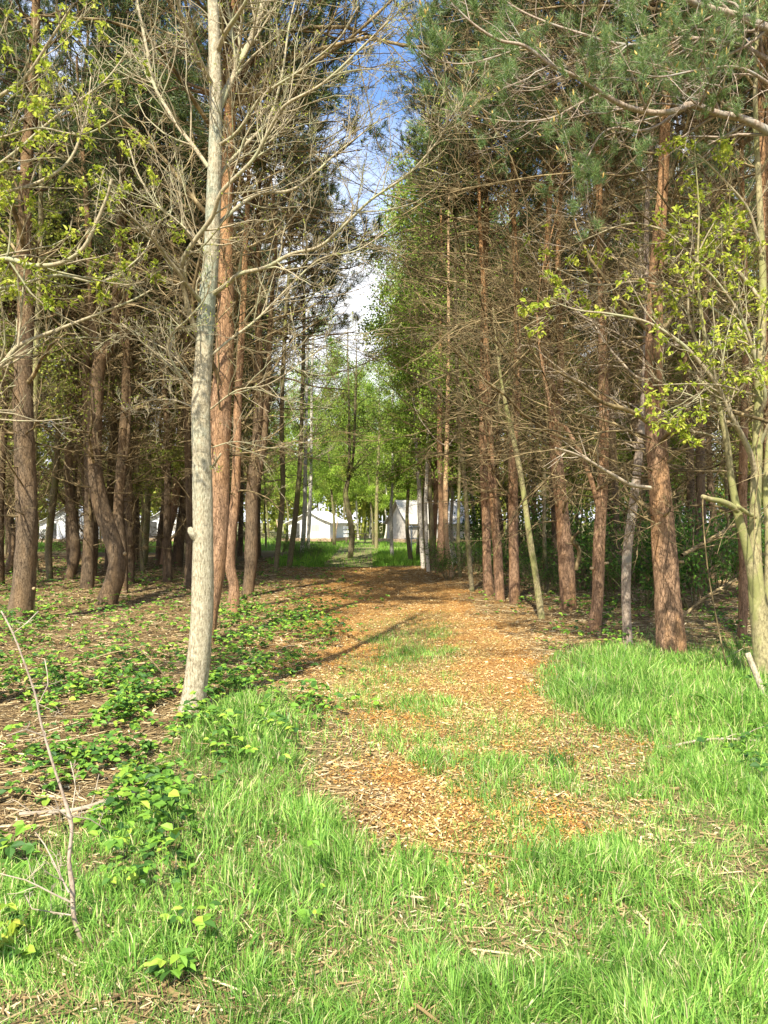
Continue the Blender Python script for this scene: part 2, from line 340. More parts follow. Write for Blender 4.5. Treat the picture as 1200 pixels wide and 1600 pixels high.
# ------------------------------------------------------------------ grass
def grass(mb, x, y, L, W, lean=.35, segs=3):
    K = len(x); z = hgt(x, y) - .01; a = rng.uniform(0, 2 * math.pi, K); b = noise(x, y, .16) * 14 + rng.normal(0, .8, K)
    fa = rng.uniform(0, 6.28, K)
    side = np.stack([np.cos(fa), np.sin(fa), 0 * a], 1); ld = np.stack([np.cos(b), np.sin(b), 0 * a], 1)
    ln = np.abs(rng.normal(0, lean, K))[:, None] + .05
    base = np.stack([x, y, z], 1); rows = []
    for i in range(segs + 1):
        t = i / segs; c = base + np.array([0, 0, 1]) * (L * (t - .28 * ln[:, 0] * t * t * 1.2))[:, None] + ld * ln * (L * t * t)[:, None]
        if i < segs:
            w_ = (W * (1 - .55 * t * t))[:, None] * .5; rows += [c - side * w_, c + side * w_]
        else: rows.append(c)
    V = np.stack(rows, 1).reshape(-1, 3); nv = 2 * segs + 1; o = (np.arange(K) * nv)[:, None]
    fq = [o + np.array([[2 * i, 2 * i + 1, 2 * i + 3, 2 * i + 2]]) for i in range(segs - 1)]
    mb.add(V, [np.concatenate(fq), o + np.array([[nv - 3, nv - 2, nv - 1]])])
mb = MB()
x, y, dn = gpts(400000, 2.0, 14, GR, 1.6, 1.0)
clump = noise(x, y, .22) * .6 + noise(x + 9, y, .07) * .4
k = rng.random(len(x)) < np.clip((dn - .75 + clump * 1.5), .03, 1) * (.36 + .6 * np.clip((noise(x + 20, y, .45) - .25) * 2.2, 0, 1) + .08 * dn)
x, y, dn, clump = x[k], y[k], dn[k], clump[k]
px = 600 + x / y * F; py = HZ + CZ * F / y
tall = np.exp(-((px - 420) / 150) ** 2 - ((py - 1140) / 60) ** 2) + np.clip((px - 830) / 60, 0, 1) * np.exp(-((py - 1085 - (px - 1000) * .12) / 62) ** 2) * 1.1
L = (.028 + .085 * dn ** 1.1 * (.2 + clump * 1.1)) * rng.uniform(.55, 1.3, len(x)) + .13 * np.clip(tall, 0, 1) * rng.uniform(.5, 1.2, len(x)) * dn
L = L * np.clip(.55 + 1.0 * noise(x, y + 33, .6), .6, 1.4)
grass(mb, x, y, L, rng.uniform(.0024, .0058, len(x)) * (1 + .05 * y) * np.clip(L / .1, .6, 1.15) * (1 + .3 * tall), .6)
g = mb.build('grass', M_grass, smooth=False); tag(g, 'bright green grass covering the foreground and the banks beside the chip path', 'grass', kind='stuff')
mb = MB()
n = 170000; y = 26 + 44 * rng.random(n) ** 1.7; x = rng.uniform(-.55, .55, n) * y
k = lawn(x, y) & (rng.random(n) < .35 + noise(x, y, .6)) & ~((np.abs(x + 1.35 + .02 * (y - 30)) < .9) & (y < 46) & (rng.random(n) < .8)); x, y = x[k], y[k]
grass(mb, x, y, rng.uniform(.08, .26, len(x)) * (.5 + noise(x, y, .8)) * np.where(np.abs(x + 1.3) < 1, .6, 1.2), rng.uniform(.012, .03, len(x)), .3, 2)
g = mb.build('lawn_grass', M_lawn, smooth=False); tag(g, 'sunlit lawn of rough green grass in front of the far tents', 'grass', kind='stuff')

# ------------------------------------------------------------------ wood chips and dry litter
def chips(mb, x, y, L, W, tilt=.25, lift=.006):
    K = len(x); a = rng.uniform(0, 6.283, K); t = rng.normal(0, tilt, K); t2 = rng.normal(0, tilt * 1.3, K)
    d = np.stack([np.cos(a), np.sin(a), t], 1) * L[:, None] * .5; s_ = np.stack([-np.sin(a), np.cos(a), t2], 1) * W[:, None] * .5
    c = np.stack([x, y, hgt(x, y) + lift + rng.random(K) * .012], 1); e = rng.uniform(.3, 1, (K, 1)); th = np.array([0, 0, 1]) * (W * .28)[:, None]
    top = [c - d - s_ * e, c + d - s_, c + d * .9 + s_ * e, c - d * .9 + s_]
    V = np.stack([p + th for p in top] + top, 1).reshape(-1, 3); o = (np.arange(K) * 8)[:, None]
    mb.add(V, [np.concatenate([o + np.array([f]) for f in ((0, 1, 2, 3), (0, 4, 5, 1), (1, 5, 6, 2), (2, 6, 7, 3), (3, 7, 4, 0))])])
mb = MB(); x, y, dn = gpts(330000, 2.6, 26, CH, 1.7, 1.25)
chips(mb, x, y, rng.gamma(1.7, .0062, len(x)) * (1 + .03 * y) + .005, rng.gamma(2.4, .0016, len(x)) * (1 + .05 * y) + .002)
g = mb.build('wood_chips', M_chip, smooth=False); tag(g, 'orange and cream wood chips scattered along the woodland path', 'wood chips', kind='stuff')
mb = MB(); x, y, _ = gpts(170000, 2.2, 34, None, 1.5)
k = (look(CH, x, y) < .75) & (rng.random(len(x)) > look(GR, x, y) * .45); x, y = x[k], y[k]
chips(mb, x, y, rng.gamma(1.8, .022, len(x)) * (1 + .06 * y) + .008, rng.gamma(2., .0014, len(x)) * (1 + .11 * y) + .0015, .12)
K = 7000; x, y, _ = gpts(K, 2.6, 30, None, 1.3); k = (look(CH, x, y) < .5) & (look(GR, x, y) < .6); x, y = x[k], y[k]; a = rng.uniform(0, 6.28, len(x))
Pt, R = grow(np.stack([x, y, hgt(x, y) + .015], 1), np.stack([np.cos(a), np.sin(a), rng.normal(0, .04, len(x))], 1), rng.gamma(3, .12, len(x)), rng.uniform(.0025, .007, len(x)), rng.uniform(.001, .003, len(x)), 5, 0, .09)
Pt[:, :, 2] = np.maximum(Pt[:, :, 2] * .6, hgt(Pt[:, :, 0], Pt[:, :, 1]) + .006)
tubes(mb, Pt, R, 4)
g = mb.build('dry_litter', M_litter, smooth=False); tag(g, 'brown needles, bark flakes and dry stalks littering the woodland floor', 'leaf litter', kind='stuff')

# ------------------------------------------------------------------ brambles and low leafy growth
def bramble(mb, x, y, size, hmax):
    K = len(x); a = rng.uniform(0, 6.28, K); h = rng.random(K) ** 1.3 * hmax
    c = np.stack([x, y, hgt(x, y) + .02 + h], 1)
    for j in (-1, 0, 1):
        b = a + j * 1.15 + rng.normal(0, .15, K); d = np.stack([np.cos(b), np.sin(b), rng.normal(-.05, .25, K)], 1)
        nn = np.stack([rng.normal(0, .3, K), rng.normal(-.1, .3, K), np.ones(K)], 1)
        leaves(mb, c, d, size * (1.15 if j == 0 else 1), size * .82, nn, fold=.12)
mb = MB(); x, y, dn = gpts(108000, 2.5, 32, BR, 1.5)
cl = noise(x, y, .35); k = rng.random(len(x)) < np.clip((cl - .42) * 4.5 + dn * .5, 0, 1); x, y, cl = x[k], y[k], cl[k]
bramble(mb, x, y, rng.uniform(.02, .062, len(x)) * (1 + .02 * y), .06 + .45 * np.clip(cl - .35, 0, 1))
g = mb.build('brambles', M_brm, smooth=False); tag(g, 'low patches of fresh green bramble leaves on the woodland floor', 'brambles', kind='stuff')

# ------------------------------------------------------------------ trees
def crv(pts, step):
    """Catmull-Rom through rows (x,y,z,r), resampled"""
    p = np.array(pts, float); p = np.vstack([2 * p[0] - p[1], p, 2 * p[-1] - p[-2]]); o = []
    for i in range(1, len(p) - 2):
        n = max(1, int(np.linalg.norm(p[i + 1, :3] - p[i, :3]) / step))
        for t in np.arange(n) / n:
            o.append(.5 * ((2 * p[i]) + (-p[i - 1] + p[i + 1]) * t + (2 * p[i - 1] - 5 * p[i] + 4 * p[i + 1] - p[i + 2]) * t * t + (-p[i - 1] + 3 * p[i] - 3 * p[i + 1] + p[i + 2]) * t ** 3))
    o.append(p[-2]); o = np.array(o); o[:, 3] = np.maximum(o[:, 3], .002); return o
def stem(mb, rows, k, step, rough=.05, seed=0):
    c = crv(rows, step); n = len(c); rg = np.random.default_rng(seed)
    a = np.arange(k) * 2 * math.pi / k
    z = np.arange(n)[:, None] * step
    m = 1 + rough * ((noise(z * 1.0 + seed * 3, 3 * np.cos(a)[None] + seed, .35) - .5) * 2 + (noise(z + 7, 5 * np.sin(a)[None] + seed * 2, .12) - .5) * 1.2)
    tubes(mb, c[None, :, :3], (c[:, 3:4] * m)[None], k, cap=True); return c
def rows_px(pts, d, dz=0, thin=False):
    o = []; n = len(pts)
    for i, (px, py, w_) in enumerate(pts):
        if thin: w_ = w_ * (1 - .28 * min(1, max(0, (620 - py) / 350)))
        dd = d + dz * i / max(1, n - 1); o.append([*P(px, py, dd), w_ / F * dd / 2])
    return o

def crown_pine(seed, H=7., R=2.0, nb=95, tuft=10):
    rg = np.random.default_rng(seed); mb = MB(); mw = MB()
    t = np.sort(rg.random(nb)) ** .9; z = t * H; az = rg.uniform(0, 6.28, nb)
    L = R * (1.15 - .75 * t ** 1.3) * rg.uniform(.6, 1.15, nb); L[t < .12] *= .7
    st = np.stack([0 * z, 0 * z, z], 1); d = np.stack([np.cos(az), np.sin(az), rg.uniform(.0, .5, nb) + .4 * t], 1)
    P1, R1 = grow(st, d, L, .012 + .014 * (1 - t), np.full(nb, .005), 6, .35, .13, rg); tubes(mw, P1, R1, 4)
    P2, R2 = spawn(P1, R1, 8, .25, 1., 50, .42, 4, .35, .15, .5, rg); tubes(mw, P2, R2, 3)
    P3, R3 = spawn(P2, R2, 4, .2, 1., 45, .55, 3, .3, .15, .6, rg, .003)
    tubes(mw, P3, R3, 3)
    p = np.concatenate([P3[:, -1], P2[:, -1], P3[:, 1], P1[:, -1]]); dd = np.concatenate([P3[:, -1] - P3[:, 0], P2[:, -1] - P2[:, 0], P3[:, -1] - P3[:, 0], P1[:, -1] - P1[:, -2]])
    tufts(mb, p, dd + np.array([0, 0, .12]), tuft, .12, .11, .009, rg)
    return mb.build('crown', M_needle, mesh_only=True, smooth=False), mw.build('branches', M_pined, mesh_only=True)
CP = [crown_pine(100 + i) for i in range(4)]

def dead_set(mb, c, z0, z1, n, Lm, rg, bias=(0, 0), tw=(6, 4), tk=.011, up=.15):
    """dead branches on stem c (rows x,y,z,r)"""
    z = rg.uniform(z0, z1, n); z = np.where(rg.random(n) < .7, np.round(z / .42) * .42 + rg.normal(0, .03, n), z)
    z = np.clip(z, c[1, 2], c[-2, 2]); s_ = np.stack([np.interp(z, c[:, 2], c[:, i]) for i in range(3)], 1); rad = np.interp(z, c[:, 2], c[:, 3])
    az = rg.uniform(0, 6.283, n); h = np.stack([np.cos(az), np.sin(az)], 1); al = h @ np.array(bias)
    L = Lm * rg.uniform(.35, 1.15, n) * (1 + al * .8) * np.clip(.35 + (z - z0) / 2.2, .35, 1)
    L = np.where(rg.random(n) < .14, L * .2, L)
    d = np.concatenate([h, rg.normal(.15, .42, (n, 1))], 1); big = rg.random(n) < .15; L = np.where(big, L * 1.4, L); d[:, 2] += big * .55; tk = tk * np.where(big, 2.2, 1.)
    P1, R1 = grow(s_, d, L, np.minimum(tk * rg.uniform(.6, 1.5, n), rad * .6), tk * .28 * np.ones(n), 9, up + rg.normal(0, .45, n), .15, rg); tubes(mb, P1, R1, 5)
    lv = [(P1, R1)]
    for i, m in enumerate(tw):
        P2, R2 = spawn(lv[-1][0], lv[-1][1], m, .2, 1, 48, .45 if i == 0 else .55, 6 if i == 0 else 4, .1, .17, .5, rg, .0024 if i else .003, .2)
        tubes(mb, P2, R2, 3); lv.append((P2, R2))
    return lv

UP = {}
def make_tree(kind, pts, label, d=None, dz=0, forks=(), dead=None, crown=None, top=13., mat=None, stubs=(), name=None, seed=0, group=None, leafy=None):
    d = d or dist(pts[0][1]); rg = np.random.default_rng(seed + int(pts[0][0]) * 7 + 5)
    base = P(pts[0][0], pts[0][1], d); base[2] = hgt(base[0], base[1])
    pts = [(pts[0][0], pts[0][1] + 12 * 8 / d, pts[0][2] * 1.12)] + list(pts)
    nm = name or {'pine': 'pine_tree', 'moss': 'mossy_tree', 'birch': 'birch_tree', 'grey': 'young_tree', 'olive': 'leafy_tree'}[kind]
    T = thing(nm, base, label, 'tree', group); mb = MB()
    near = d < 15; k = 20 if near else 10; step = .07 if near else .2
    rows = rows_px(pts, d, dz, kind == 'pine'); last = np.array(rows[-1]); prv = np.array(rows[-2])
    ld = (last - prv)[:3]; ld = ld / max(ld[2], .1); zt = last[2]; f = 0
    while zt < top - .3:
        zt += 1.5; f += 1; q_ = last.copy(); q_[:2] += ld[:2] * min(zt - last[2], 2.5) * .7 + rg.normal(0, .05, 2); q_[2] = zt
        q_[3] = last[3] * max(.15, 1 - .85 * (zt - last[2]) / max(1, top - last[2])); rows.append(list(q_))
    c = stem(mb, rows, k, step, {'pine': .09, 'birch': .04}.get(kind, .06), seed + int(pts[0][0])); stems = [c]
    for fp in forks:
        fr = rows_px(fp, d + fp[0][2] * 0); fl = np.array(fr[-1])
        if fl[2] < 8 and len(fp) > 2:
            for z_ in (1.5, 3.):
                e = fl.copy(); e[2] += z_; e[3] *= .75 if z_ < 2 else .4; e[:2] += rg.normal(0, .12, 2); fr.append(list(e))
        stems.append(stem(mb, fr, max(8, k - 8), step, .06, 3))
    bm = mat or {'pine': M_pine, 'moss': M_moss, 'birch': M_birch, 'grey': M_grey, 'olive': M_mossd}[kind]
    mb.build('trunk', bm, T, off=base)
    if dead is not None:
        z0, z1, n, Lm, bias = dead
        if d > 18 and bias is RB: bias = (0, 0); Lm *= .8; n = int(n * .7)
        mbd = MB()
        for st in stems:
            zz = (max(z0, st[0, 2] + .1), min(z1, st[-1, 2]))
            if zz[1] > zz[0]: lv = dead_set(mbd, st, zz[0], zz[1], int(n * 1.15) if st is c else n // 2, Lm * 1.08, rg, bias, (8, 5) if d < 14 else (6, 4), .013 if kind == 'pine' else .009, .15 if kind == 'pine' else .5)
        mbd.build('branches', {'pine': M_dead, 'moss': M_mossd, 'olive': M_mossd}.get(kind, M_deadr), T, off=base)
        if leafy:
            ml = MB(); Q, RQ = lv[-1]; reps = leafy[1]
            sel = rg.random(len(Q)) < leafy[2]; Q = Q[sel]; p = np.repeat(Q[:, -1], reps, 0) + rg.normal(0, leafy[3], (len(Q) * reps, 3))
            dd = np.repeat(Q[:, -1] - Q[:, 0], reps, 0) + rg.normal(0, .12, p.shape) - np.array([0, 0, .05])
            leaves(ml, p, dd, leafy[0] * rg.uniform(.6, 1.2, len(p)), leafy[0] * .6, None, rg); ml.build('crown', leafy[4], T, off=base, smooth=False)
    if crown:
        z0, z1, R_ = crown; ci = CP[int(rg.integers(4))]; ax = [np.interp((z0 * .6 + z1 * .4), c[:, 2], c[:, i]) for i in (0, 1)]
        az = rg.uniform(0, 6.28); sc = (R_ / 2, R_ / 2, (z1 - z0) / 7.)
        for nm_, me in (('crown', ci[0]), ('live_branches', ci[1])):
            o = link(nm_, me, T, (ax[0] - base[0], ax[1] - base[1], z0 - base[2])); o.scale = sc; o.rotation_euler = (0, 0, az)
    for (px, py, dx, dy, w_) in stubs:
        ms = MB(); p0 = P(px, py, d); p0[1] -= .02; dr = np.array([dx, -1.2 if abs(dx) < 1.5 else -.3, dy]); dr = dr / np.linalg.norm(dr)
        r_ = w_ / F * d / 2.4; n0 = p0 - dr * .08; p1 = p0 + dr * (.02 + r_ * .9 + rg.random() * .03)
        tubes(ms, np.stack([n0, p0, p1])[None], np.array([[r_ * 1.3, r_ * 1.1, r_]]), 10, cap=True)
        ms.build('sawn_stub', M_cut, T, off=base)
    return T, stems

RB = (-.55, -.35); LBI = (.55, -.25)
# ---- left wood
make_tree('pine', [(30,970,38),(38,900,33),(42,800,31),(38,700,31),(36,600,28),(40,500,27),(37,400,27),(42,250,24),(52,100,20),(57,0,17)],
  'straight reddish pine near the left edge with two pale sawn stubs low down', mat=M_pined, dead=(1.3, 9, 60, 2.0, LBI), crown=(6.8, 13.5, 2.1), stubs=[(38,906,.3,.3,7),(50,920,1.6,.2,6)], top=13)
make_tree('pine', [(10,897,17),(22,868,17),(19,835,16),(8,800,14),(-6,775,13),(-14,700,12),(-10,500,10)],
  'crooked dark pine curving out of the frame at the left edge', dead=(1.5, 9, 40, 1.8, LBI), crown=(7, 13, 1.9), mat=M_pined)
make_tree('moss', [(50,955,10),(49,860,10),(50,780,10),(52,700,10),(56,560,9),(61,450,8),(64,250,6)],
  'thin yellow-green mossy trunk tucked right behind the pine with two sawn stubs', dead=(2, 8, 30, 1.3, LBI), mat=M_moss, top=10, leafy=(.06, 3, .25, .06, M_olf))
make_tree('moss', [(78,905,10),(76,850,11),(83,780,11),(88,730,9),(93,620,8),(95,450,6)],
  'slim mossy tree bending right in front of the leftmost white tent', dead=(1.6, 8, 34, 1.5, LBI), mat=M_mossd, top=10, leafy=(.06, 3, .3, .06, M_olf))
make_tree('pine', [(108,905,17),(118,862,15),(113,812,16),(108,760,14),(108,680,13),(112,560,11),(118,400,9),(120,250,7)],
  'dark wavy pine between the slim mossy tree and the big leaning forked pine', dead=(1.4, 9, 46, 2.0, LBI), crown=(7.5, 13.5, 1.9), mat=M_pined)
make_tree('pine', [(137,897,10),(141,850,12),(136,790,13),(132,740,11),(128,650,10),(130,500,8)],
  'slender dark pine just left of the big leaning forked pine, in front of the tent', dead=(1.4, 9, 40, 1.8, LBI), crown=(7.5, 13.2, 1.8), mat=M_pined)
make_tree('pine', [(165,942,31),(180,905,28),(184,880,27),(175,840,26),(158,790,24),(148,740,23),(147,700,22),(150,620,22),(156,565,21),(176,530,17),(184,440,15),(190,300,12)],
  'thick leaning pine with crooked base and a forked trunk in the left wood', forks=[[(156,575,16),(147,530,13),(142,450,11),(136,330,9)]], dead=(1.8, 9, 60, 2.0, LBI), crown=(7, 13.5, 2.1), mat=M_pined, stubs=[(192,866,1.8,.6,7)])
make_tree('pine', [(193,927,14),(190,860,17),(185,800,16),(188,740,14),(195,640,12),(200,500,10),(206,350,8)],
  'dark straight pine standing immediately right of the leaning forked pine', forks=[[(186,800,8),(193,740,7),(199,700,6),(203,600,5)]], dead=(1.6, 9, 46, 2.0, LBI), crown=(7, 13.5, 2.), mat=M_pined)
make_tree('pine', [(218,872,12),(213,820,12),(211,740,11),(215,600,10),(220,450,8)],
  'dark slim pine left of the upright green-mossed trunk in the left wood', dead=(1.6, 10, 40, 2.0, LBI), crown=(8, 14, 2.), mat=M_pined)
make_tree('moss', [(226,882,9),(230,800,10),(232,740,10),(230,650,8),(232,550,7),(233,430,6)],
  'upright thin bright green-mossed trunk between two dark pines in the left wood', dead=(2.5, 9, 30, 1.5, LBI), top=11, leafy=(.08, 3, .3, .08, M_olf))
make_tree('pine', [(248,884,11),(252,830,12),(262,760,10),(268,700,9),(272,560,8)],
  'right-leaning thin pine, leftmost of the close trio before the second tent', dead=(1.6, 10, 36, 1.9, LBI), crown=(8, 14, 1.9), mat=M_pined)
make_tree('pine', [(256,878,12),(263,830,12),(273,790,12),(278,720,11),(283,640,10),(290,480,8)],
  'right-leaning orange-lit pine, middle one of the close trio before the second tent', d=26, dead=(1.6, 10, 40, 1.9, LBI), crown=(8, 14, 1.9))
make_tree('pine', [(277,888,17),(280,840,16),(290,770,16),(294,700,15),(300,600,13),(304,450,10)],
  'thicker dark pine directly left of the pale ash trunk, rightmost of the close trio', dead=(1.6, 10, 46, 2.1, LBI), crown=(7.5, 14, 2.1), mat=M_pined, stubs=[(274,874,-1.2,.3,4)])
make_tree('pine', [(322,1002,28),(331,940,26),(338,880,28),(342,800,30),(343,700,32),(345,640,32),(350,560,30),(353,480,28),(352,400,28),(354,300,26),(359,180,24),(366,60,22),(372,-80,18)],
  'stout pinkish-brown pine standing right behind the pale ash trunk', dead=(2.2, 9.5, 80, 2.1, (.5, -.1)), crown=(6.9, 15, 2.9))
make_tree('pine', [(363,957,21),(366,920,16),(359,880,16),(362,830,16),(368,770,14),(370,700,13),(373,600,12),(379,500,11),(383,400,10),(388,280,8)],
  'slim wavy pine with a yellowish upper trunk just right of the stout pinkish pine', dead=(1.6, 9.5, 60, 2.0, LBI), crown=(7.8, 13.5, 1.9))
make_tree('pine', [(387,932,19),(392,880,20),(393,820,20),(395,750,19),(400,700,15),(405,600,13),(403,450,11)],
  'dark brown forked pine at the left side of the chip path', forks=[[(398,760,13),(411,700,10),(418,600,9),(424,480,7)]], dead=(1.6, 10, 80, 2.3, LBI), crown=(6.2, 16.5, 3.6), mat=M_pined)
make_tree('moss', [(430,897,8),(436,840,8),(442,760,8),(440,650,7),(446,500,6)],
  'slim dark mossy trunk leaning right, left of the half-hidden central white tent', dead=(2., 10, 44, 1.9, LBI), mat=M_mossd, top=13.5, crown=(6.8, 15, 3.0))
make_tree('moss', [(452,886,9),(460,820,9),(466,760,8),(470,700,7),(474,560,6)],
  'dark leaning trunk crossing the left half of the central white tent', dead=(2., 10, 44, 1.9, LBI), mat=M_mossd, top=13.5, crown=(8, 14.5, 2.))
make_tree('birch', [(472,868,8),(476,800,7),(477,730,6),(479,620,5),(482,480,4)],
  'white birch trunk, left one of the pair in front of the central white tent', dead=(3.5, 11, 40, 1.8, (0, 0)), top=12, leafy=(.09, 4, .5, .1, M_blf), mat=M_birch)
make_tree('birch', [(481,860,6),(484,800,6),(486,740,5),(487,620,4),(490,480,4)],
  'white birch trunk, right one of the pair in front of the central white tent', dead=(3.5, 11, 40, 1.8, (0, 0)), top=12, leafy=(.09, 4, .5, .1, M_blf))
make_tree('olive', [(547,872,9),(550,835,9),(543,790,9),(540,768,8),(548,735,5),(553,700,4),(556,600,4)],
  'lone dark crooked tree in the grass at the far end of the path, forked halfway', forks=[[(541,772,6),(545,735,5),(546,700,4),(545,610,3)]], dead=(3.3, 8, 40, 1.8, (0, 0)), top=9.5, leafy=(.10, 4, .6, .12, M_olf))
make_tree('olive', [(588,857,6),(588,815,6),(589,770,5),(592,690,4)], 'thin mossy tree in front of the left corner of the grey tent', dead=(3, 9, 40, 1.9, (0, 0)), top=10, leafy=(.11, 4, .7, .12, M_blf), mat=M_moss)
make_tree('birch', [(613,872,6),(611,830,6),(611,790,5),(613,760,4),(614,680,4)], 'small white-barked birch standing alone in the grass before the grey tent', dead=(3, 8, 40, 1.5, (0, 0)), top=9, leafy=(.10, 4, .7, .12, M_blf))
# ---- right wood
make_tree('birch', [(661,888,7),(657,820,7),(655,760,7),(651,700,6),(649,640,5),(646,560,5)], 'pale birch trunk closest to the grey tent, leftmost at the path\'s right side', dead=(3, 11, 50, 1.8, RB), top=13, leafy=(.08, 4, .6, .1, M_blf))
make_tree('birch', [(669,893,6),(665,800,6),(667,740,5),(669,680,5),(672,560,4)], 'thin straight birch trunk just right of the leftmost birch beside the path', dead=(3, 11, 50, 1.8, RB), top=13, leafy=(.08, 4, .6, .1, M_blf))
make_tree('pine', [(674,890,9),(678,840,8),(681,770,8),(682,700,7),(684,560,6)], 'thin dark pine between the two pale birches and the thick short-based trunk', dead=(2, 10, 44, 2.2, RB), crown=(8.5, 14, 1.7))
make_tree('pine', [(687,897,16),(688,860,12),(690,800,10),(687,700,9),(688,560,7)], 'warm brown pine with a swollen base, right of the thin dark pine', dead=(2, 10, 50, 2.2, RB), crown=(8.5, 14, 1.8))
make_tree('birch', [(706,902,9),(698,850,8),(696,780,8),(698,700,7),(700,600,6),(701,480,5)], 'orange-brown young birch with a bent foot on the right side of the path', dead=(3, 11, 50, 2.0, RB), mat=M_rbirch, top=13, leafy=(.07, 4, .5, .1, M_blf))
make_tree('moss', [(719,902,6),(716,850,6),(717,780,5),(719,680,5),(724,560,4)], 'yellow mossy sapling trunk deep behind the orange-brown birch', dead=(3, 9, 40, 1.9, RB), top=11, leafy=(.07, 3, .4, .1, M_blf))
make_tree('moss', [(738,925,8),(732,860,8),(728,780,7),(722,700,7),(715,600,6),(712,480,5)], 'slim dark trunk leaning left, standing alone left of the close pair of pines', dead=(2.5, 9, 60, 2.1, RB), mat=M_mossd, top=12, crown=(8.5, 13.5, 1.7))
make_tree('pine', [(764,930,18),(761,880,15),(759,800,13),(755,700,13),(755,560,12),(758,420,11),(760,300,9)], 'reddish pine, left trunk of the close pair beside the path', dead=(1.9, 9.5, 80, 2.5, RB), crown=(8.2, 14, 2.))
make_tree('pine', [(781,936,15),(778,870,15),(772,800,14),(766,700,12),(762,600,10),(757,480,9),(750,350,8)], 'reddish pine leaning left, right trunk of the close pair beside the path', dead=(1.9, 9.5, 80, 2.5, RB), crown=(8.2, 14, 2.))
make_tree('pine', [(804,941,18),(803,870,16),(802,780,15),(802,700,14),(808,600,13),(808,480,12),(803,350,10)], 'upright red-brown pine directly left of the thin leaning yellow-green trunk', dead=(1.9, 9.5, 80, 2.5, RB), crown=(8., 14, 2.))
make_tree('moss', [(846,966,11),(837,900,10),(826,830,9),(815,750,8),(803,690,8),(794,650,7),(784,600,5),(776,540,3),(770,480,1.5)], 'thin pale yellow-green trunk leaning strongly to the left at the path edge', dead=(3.2, 4.6, 24, 1.6, RB), top=1)
make_tree('pine', [(888,952,25),(885,880,25),(881,830,22),(875,770,20),(868,700,19),(865,640,18),(856,570,15),(851,480,13),(858,330,11)], 'stout curved pine with flaking bark and a low broken side limb', forks=[[(868,660,12),(876,600,11),(875,520,10),(872,400,8)]], dead=(1.5, 9, 90, 2.4, RB), crown=(7.4, 13.5, 2.1))
make_tree('pine', [(928,988,20),(934,930,18),(936,860,18),(940,780,17),(943,700,16),(943,600,15),(941,500,14),(936,300,12)], 'red-brown pine with several fresh sawn stubs around its lower trunk', dead=(1.7, 9, 90, 2.4, RB), crown=(6.8, 13.5, 2.1),
  stubs=[(926,888,-1.2,.1,6),(938,885,.1,.1,6),(930,936,-.2,.1,5),(946,880,1.8,.3,5)], forks=[[(938,800,9),(922,745,8),(905,705,7),(884,668,6),(862,642,5)]])
make_tree('grey', [(981,1008,15),(978,930,14),(980,860,14),(988,800,14),(995,740,13),(1000,690,12),(1006,620,10),(1010,520,9)], 'slim greyish trunk bending right, left neighbour of the thickest pine', dead=(2.6, 8, 50, 1.8, RB), top=10, crown=(7, 12, 1.7))
BP, BPs = make_tree('pine', [(1050,1027,46),(1043,930,39),(1040,880,38),(1033,790,34),(1027,712,32),(1022,650,29),(1022,550,28),(1025,430,26),(1035,300,22),(1042,150,20)], 'thickest red-barked pine in the right wood, ringed with sawn stubs', dead=(1.5, 8.5, 110, 2.4, RB), crown=(5.9, 13, 2.2),
  stubs=[(1026,884,-1.8,.1,4),(1048,886,.2,.1,5),(1060,878,1.3,.2,5)])
make_tree('pine', [(1160,998,14),(1162,900,14),(1160,800,13),(1162,700,12),(1165,500,11),(1160,300,9)], 'slim pine standing behind the multi-stemmed ash at the right edge', dead=(1.7, 9, 70, 2.2, RB), crown=(6.6, 13, 2.))
make_tree('pine', [(1232,1040,34),(1218,900,30),(1208,700,27),(1201,500,25),(1195,300,23),(1192,150,20),(1190,0,18)], 'orange-barked pine rising along the right edge above the ash', dead=(3., 7.5, 40, 1.8, RB), crown=(6.6, 12.5, 2.2))

# ---- shared builder: hand-traced limbs that fork into twigs
def limbs(T, base, specs, d0, mat, n2=(9, 5, 3), wig=.13, up=.25, ang=42, lns=(.42, .45, .5), seed=1, part='limbs', rmin=.0016):
    rg = np.random.default_rng(seed); mb = MB(); tips = []
    for pts, w0, w1, dz in specs:
        n = len(pts); r = [(px, py, w0 + (w1 - w0) * i / (n - 1)) for i, (px, py) in enumerate(pts)]
        c = stem(mb, rows_px(r, d0, dz), 8, .05, .06, seed); L = len(c)
        ix = np.linspace(0, L - 1, 14).astype(int); Pt = c[ix][None, :, :3]; R = c[ix][None, :, 3]
        ln_ = np.linalg.norm(np.diff(Pt[0], axis=0), axis=1).sum(); m = max(3, int(n2[0] * ln_))
        a, b = spawn(Pt, R, m, .12, 1., ang, min(.55, .85 / ln_), 7, up, wig, .5, rg, rmin * 1.6); tubes(mb, a, b, 4)
        a2, b2 = spawn(a, b, n2[1], .2, 1., ang, lns[1], 5, up, wig, .6, rg, rmin * 1.2); tubes(mb, a2, b2, 3)
        a3, b3 = spawn(a2, b2, n2[2], .2, 1., ang, lns[2], 4, up, wig, .7, rg, rmin); tubes(mb, a3, b3, 3)
        tips += [a3[:, -2:], a2[:, -2:], a[:, -2:]]
    mb.build(part, mat, T, off=base); t = np.concatenate(tips); return t

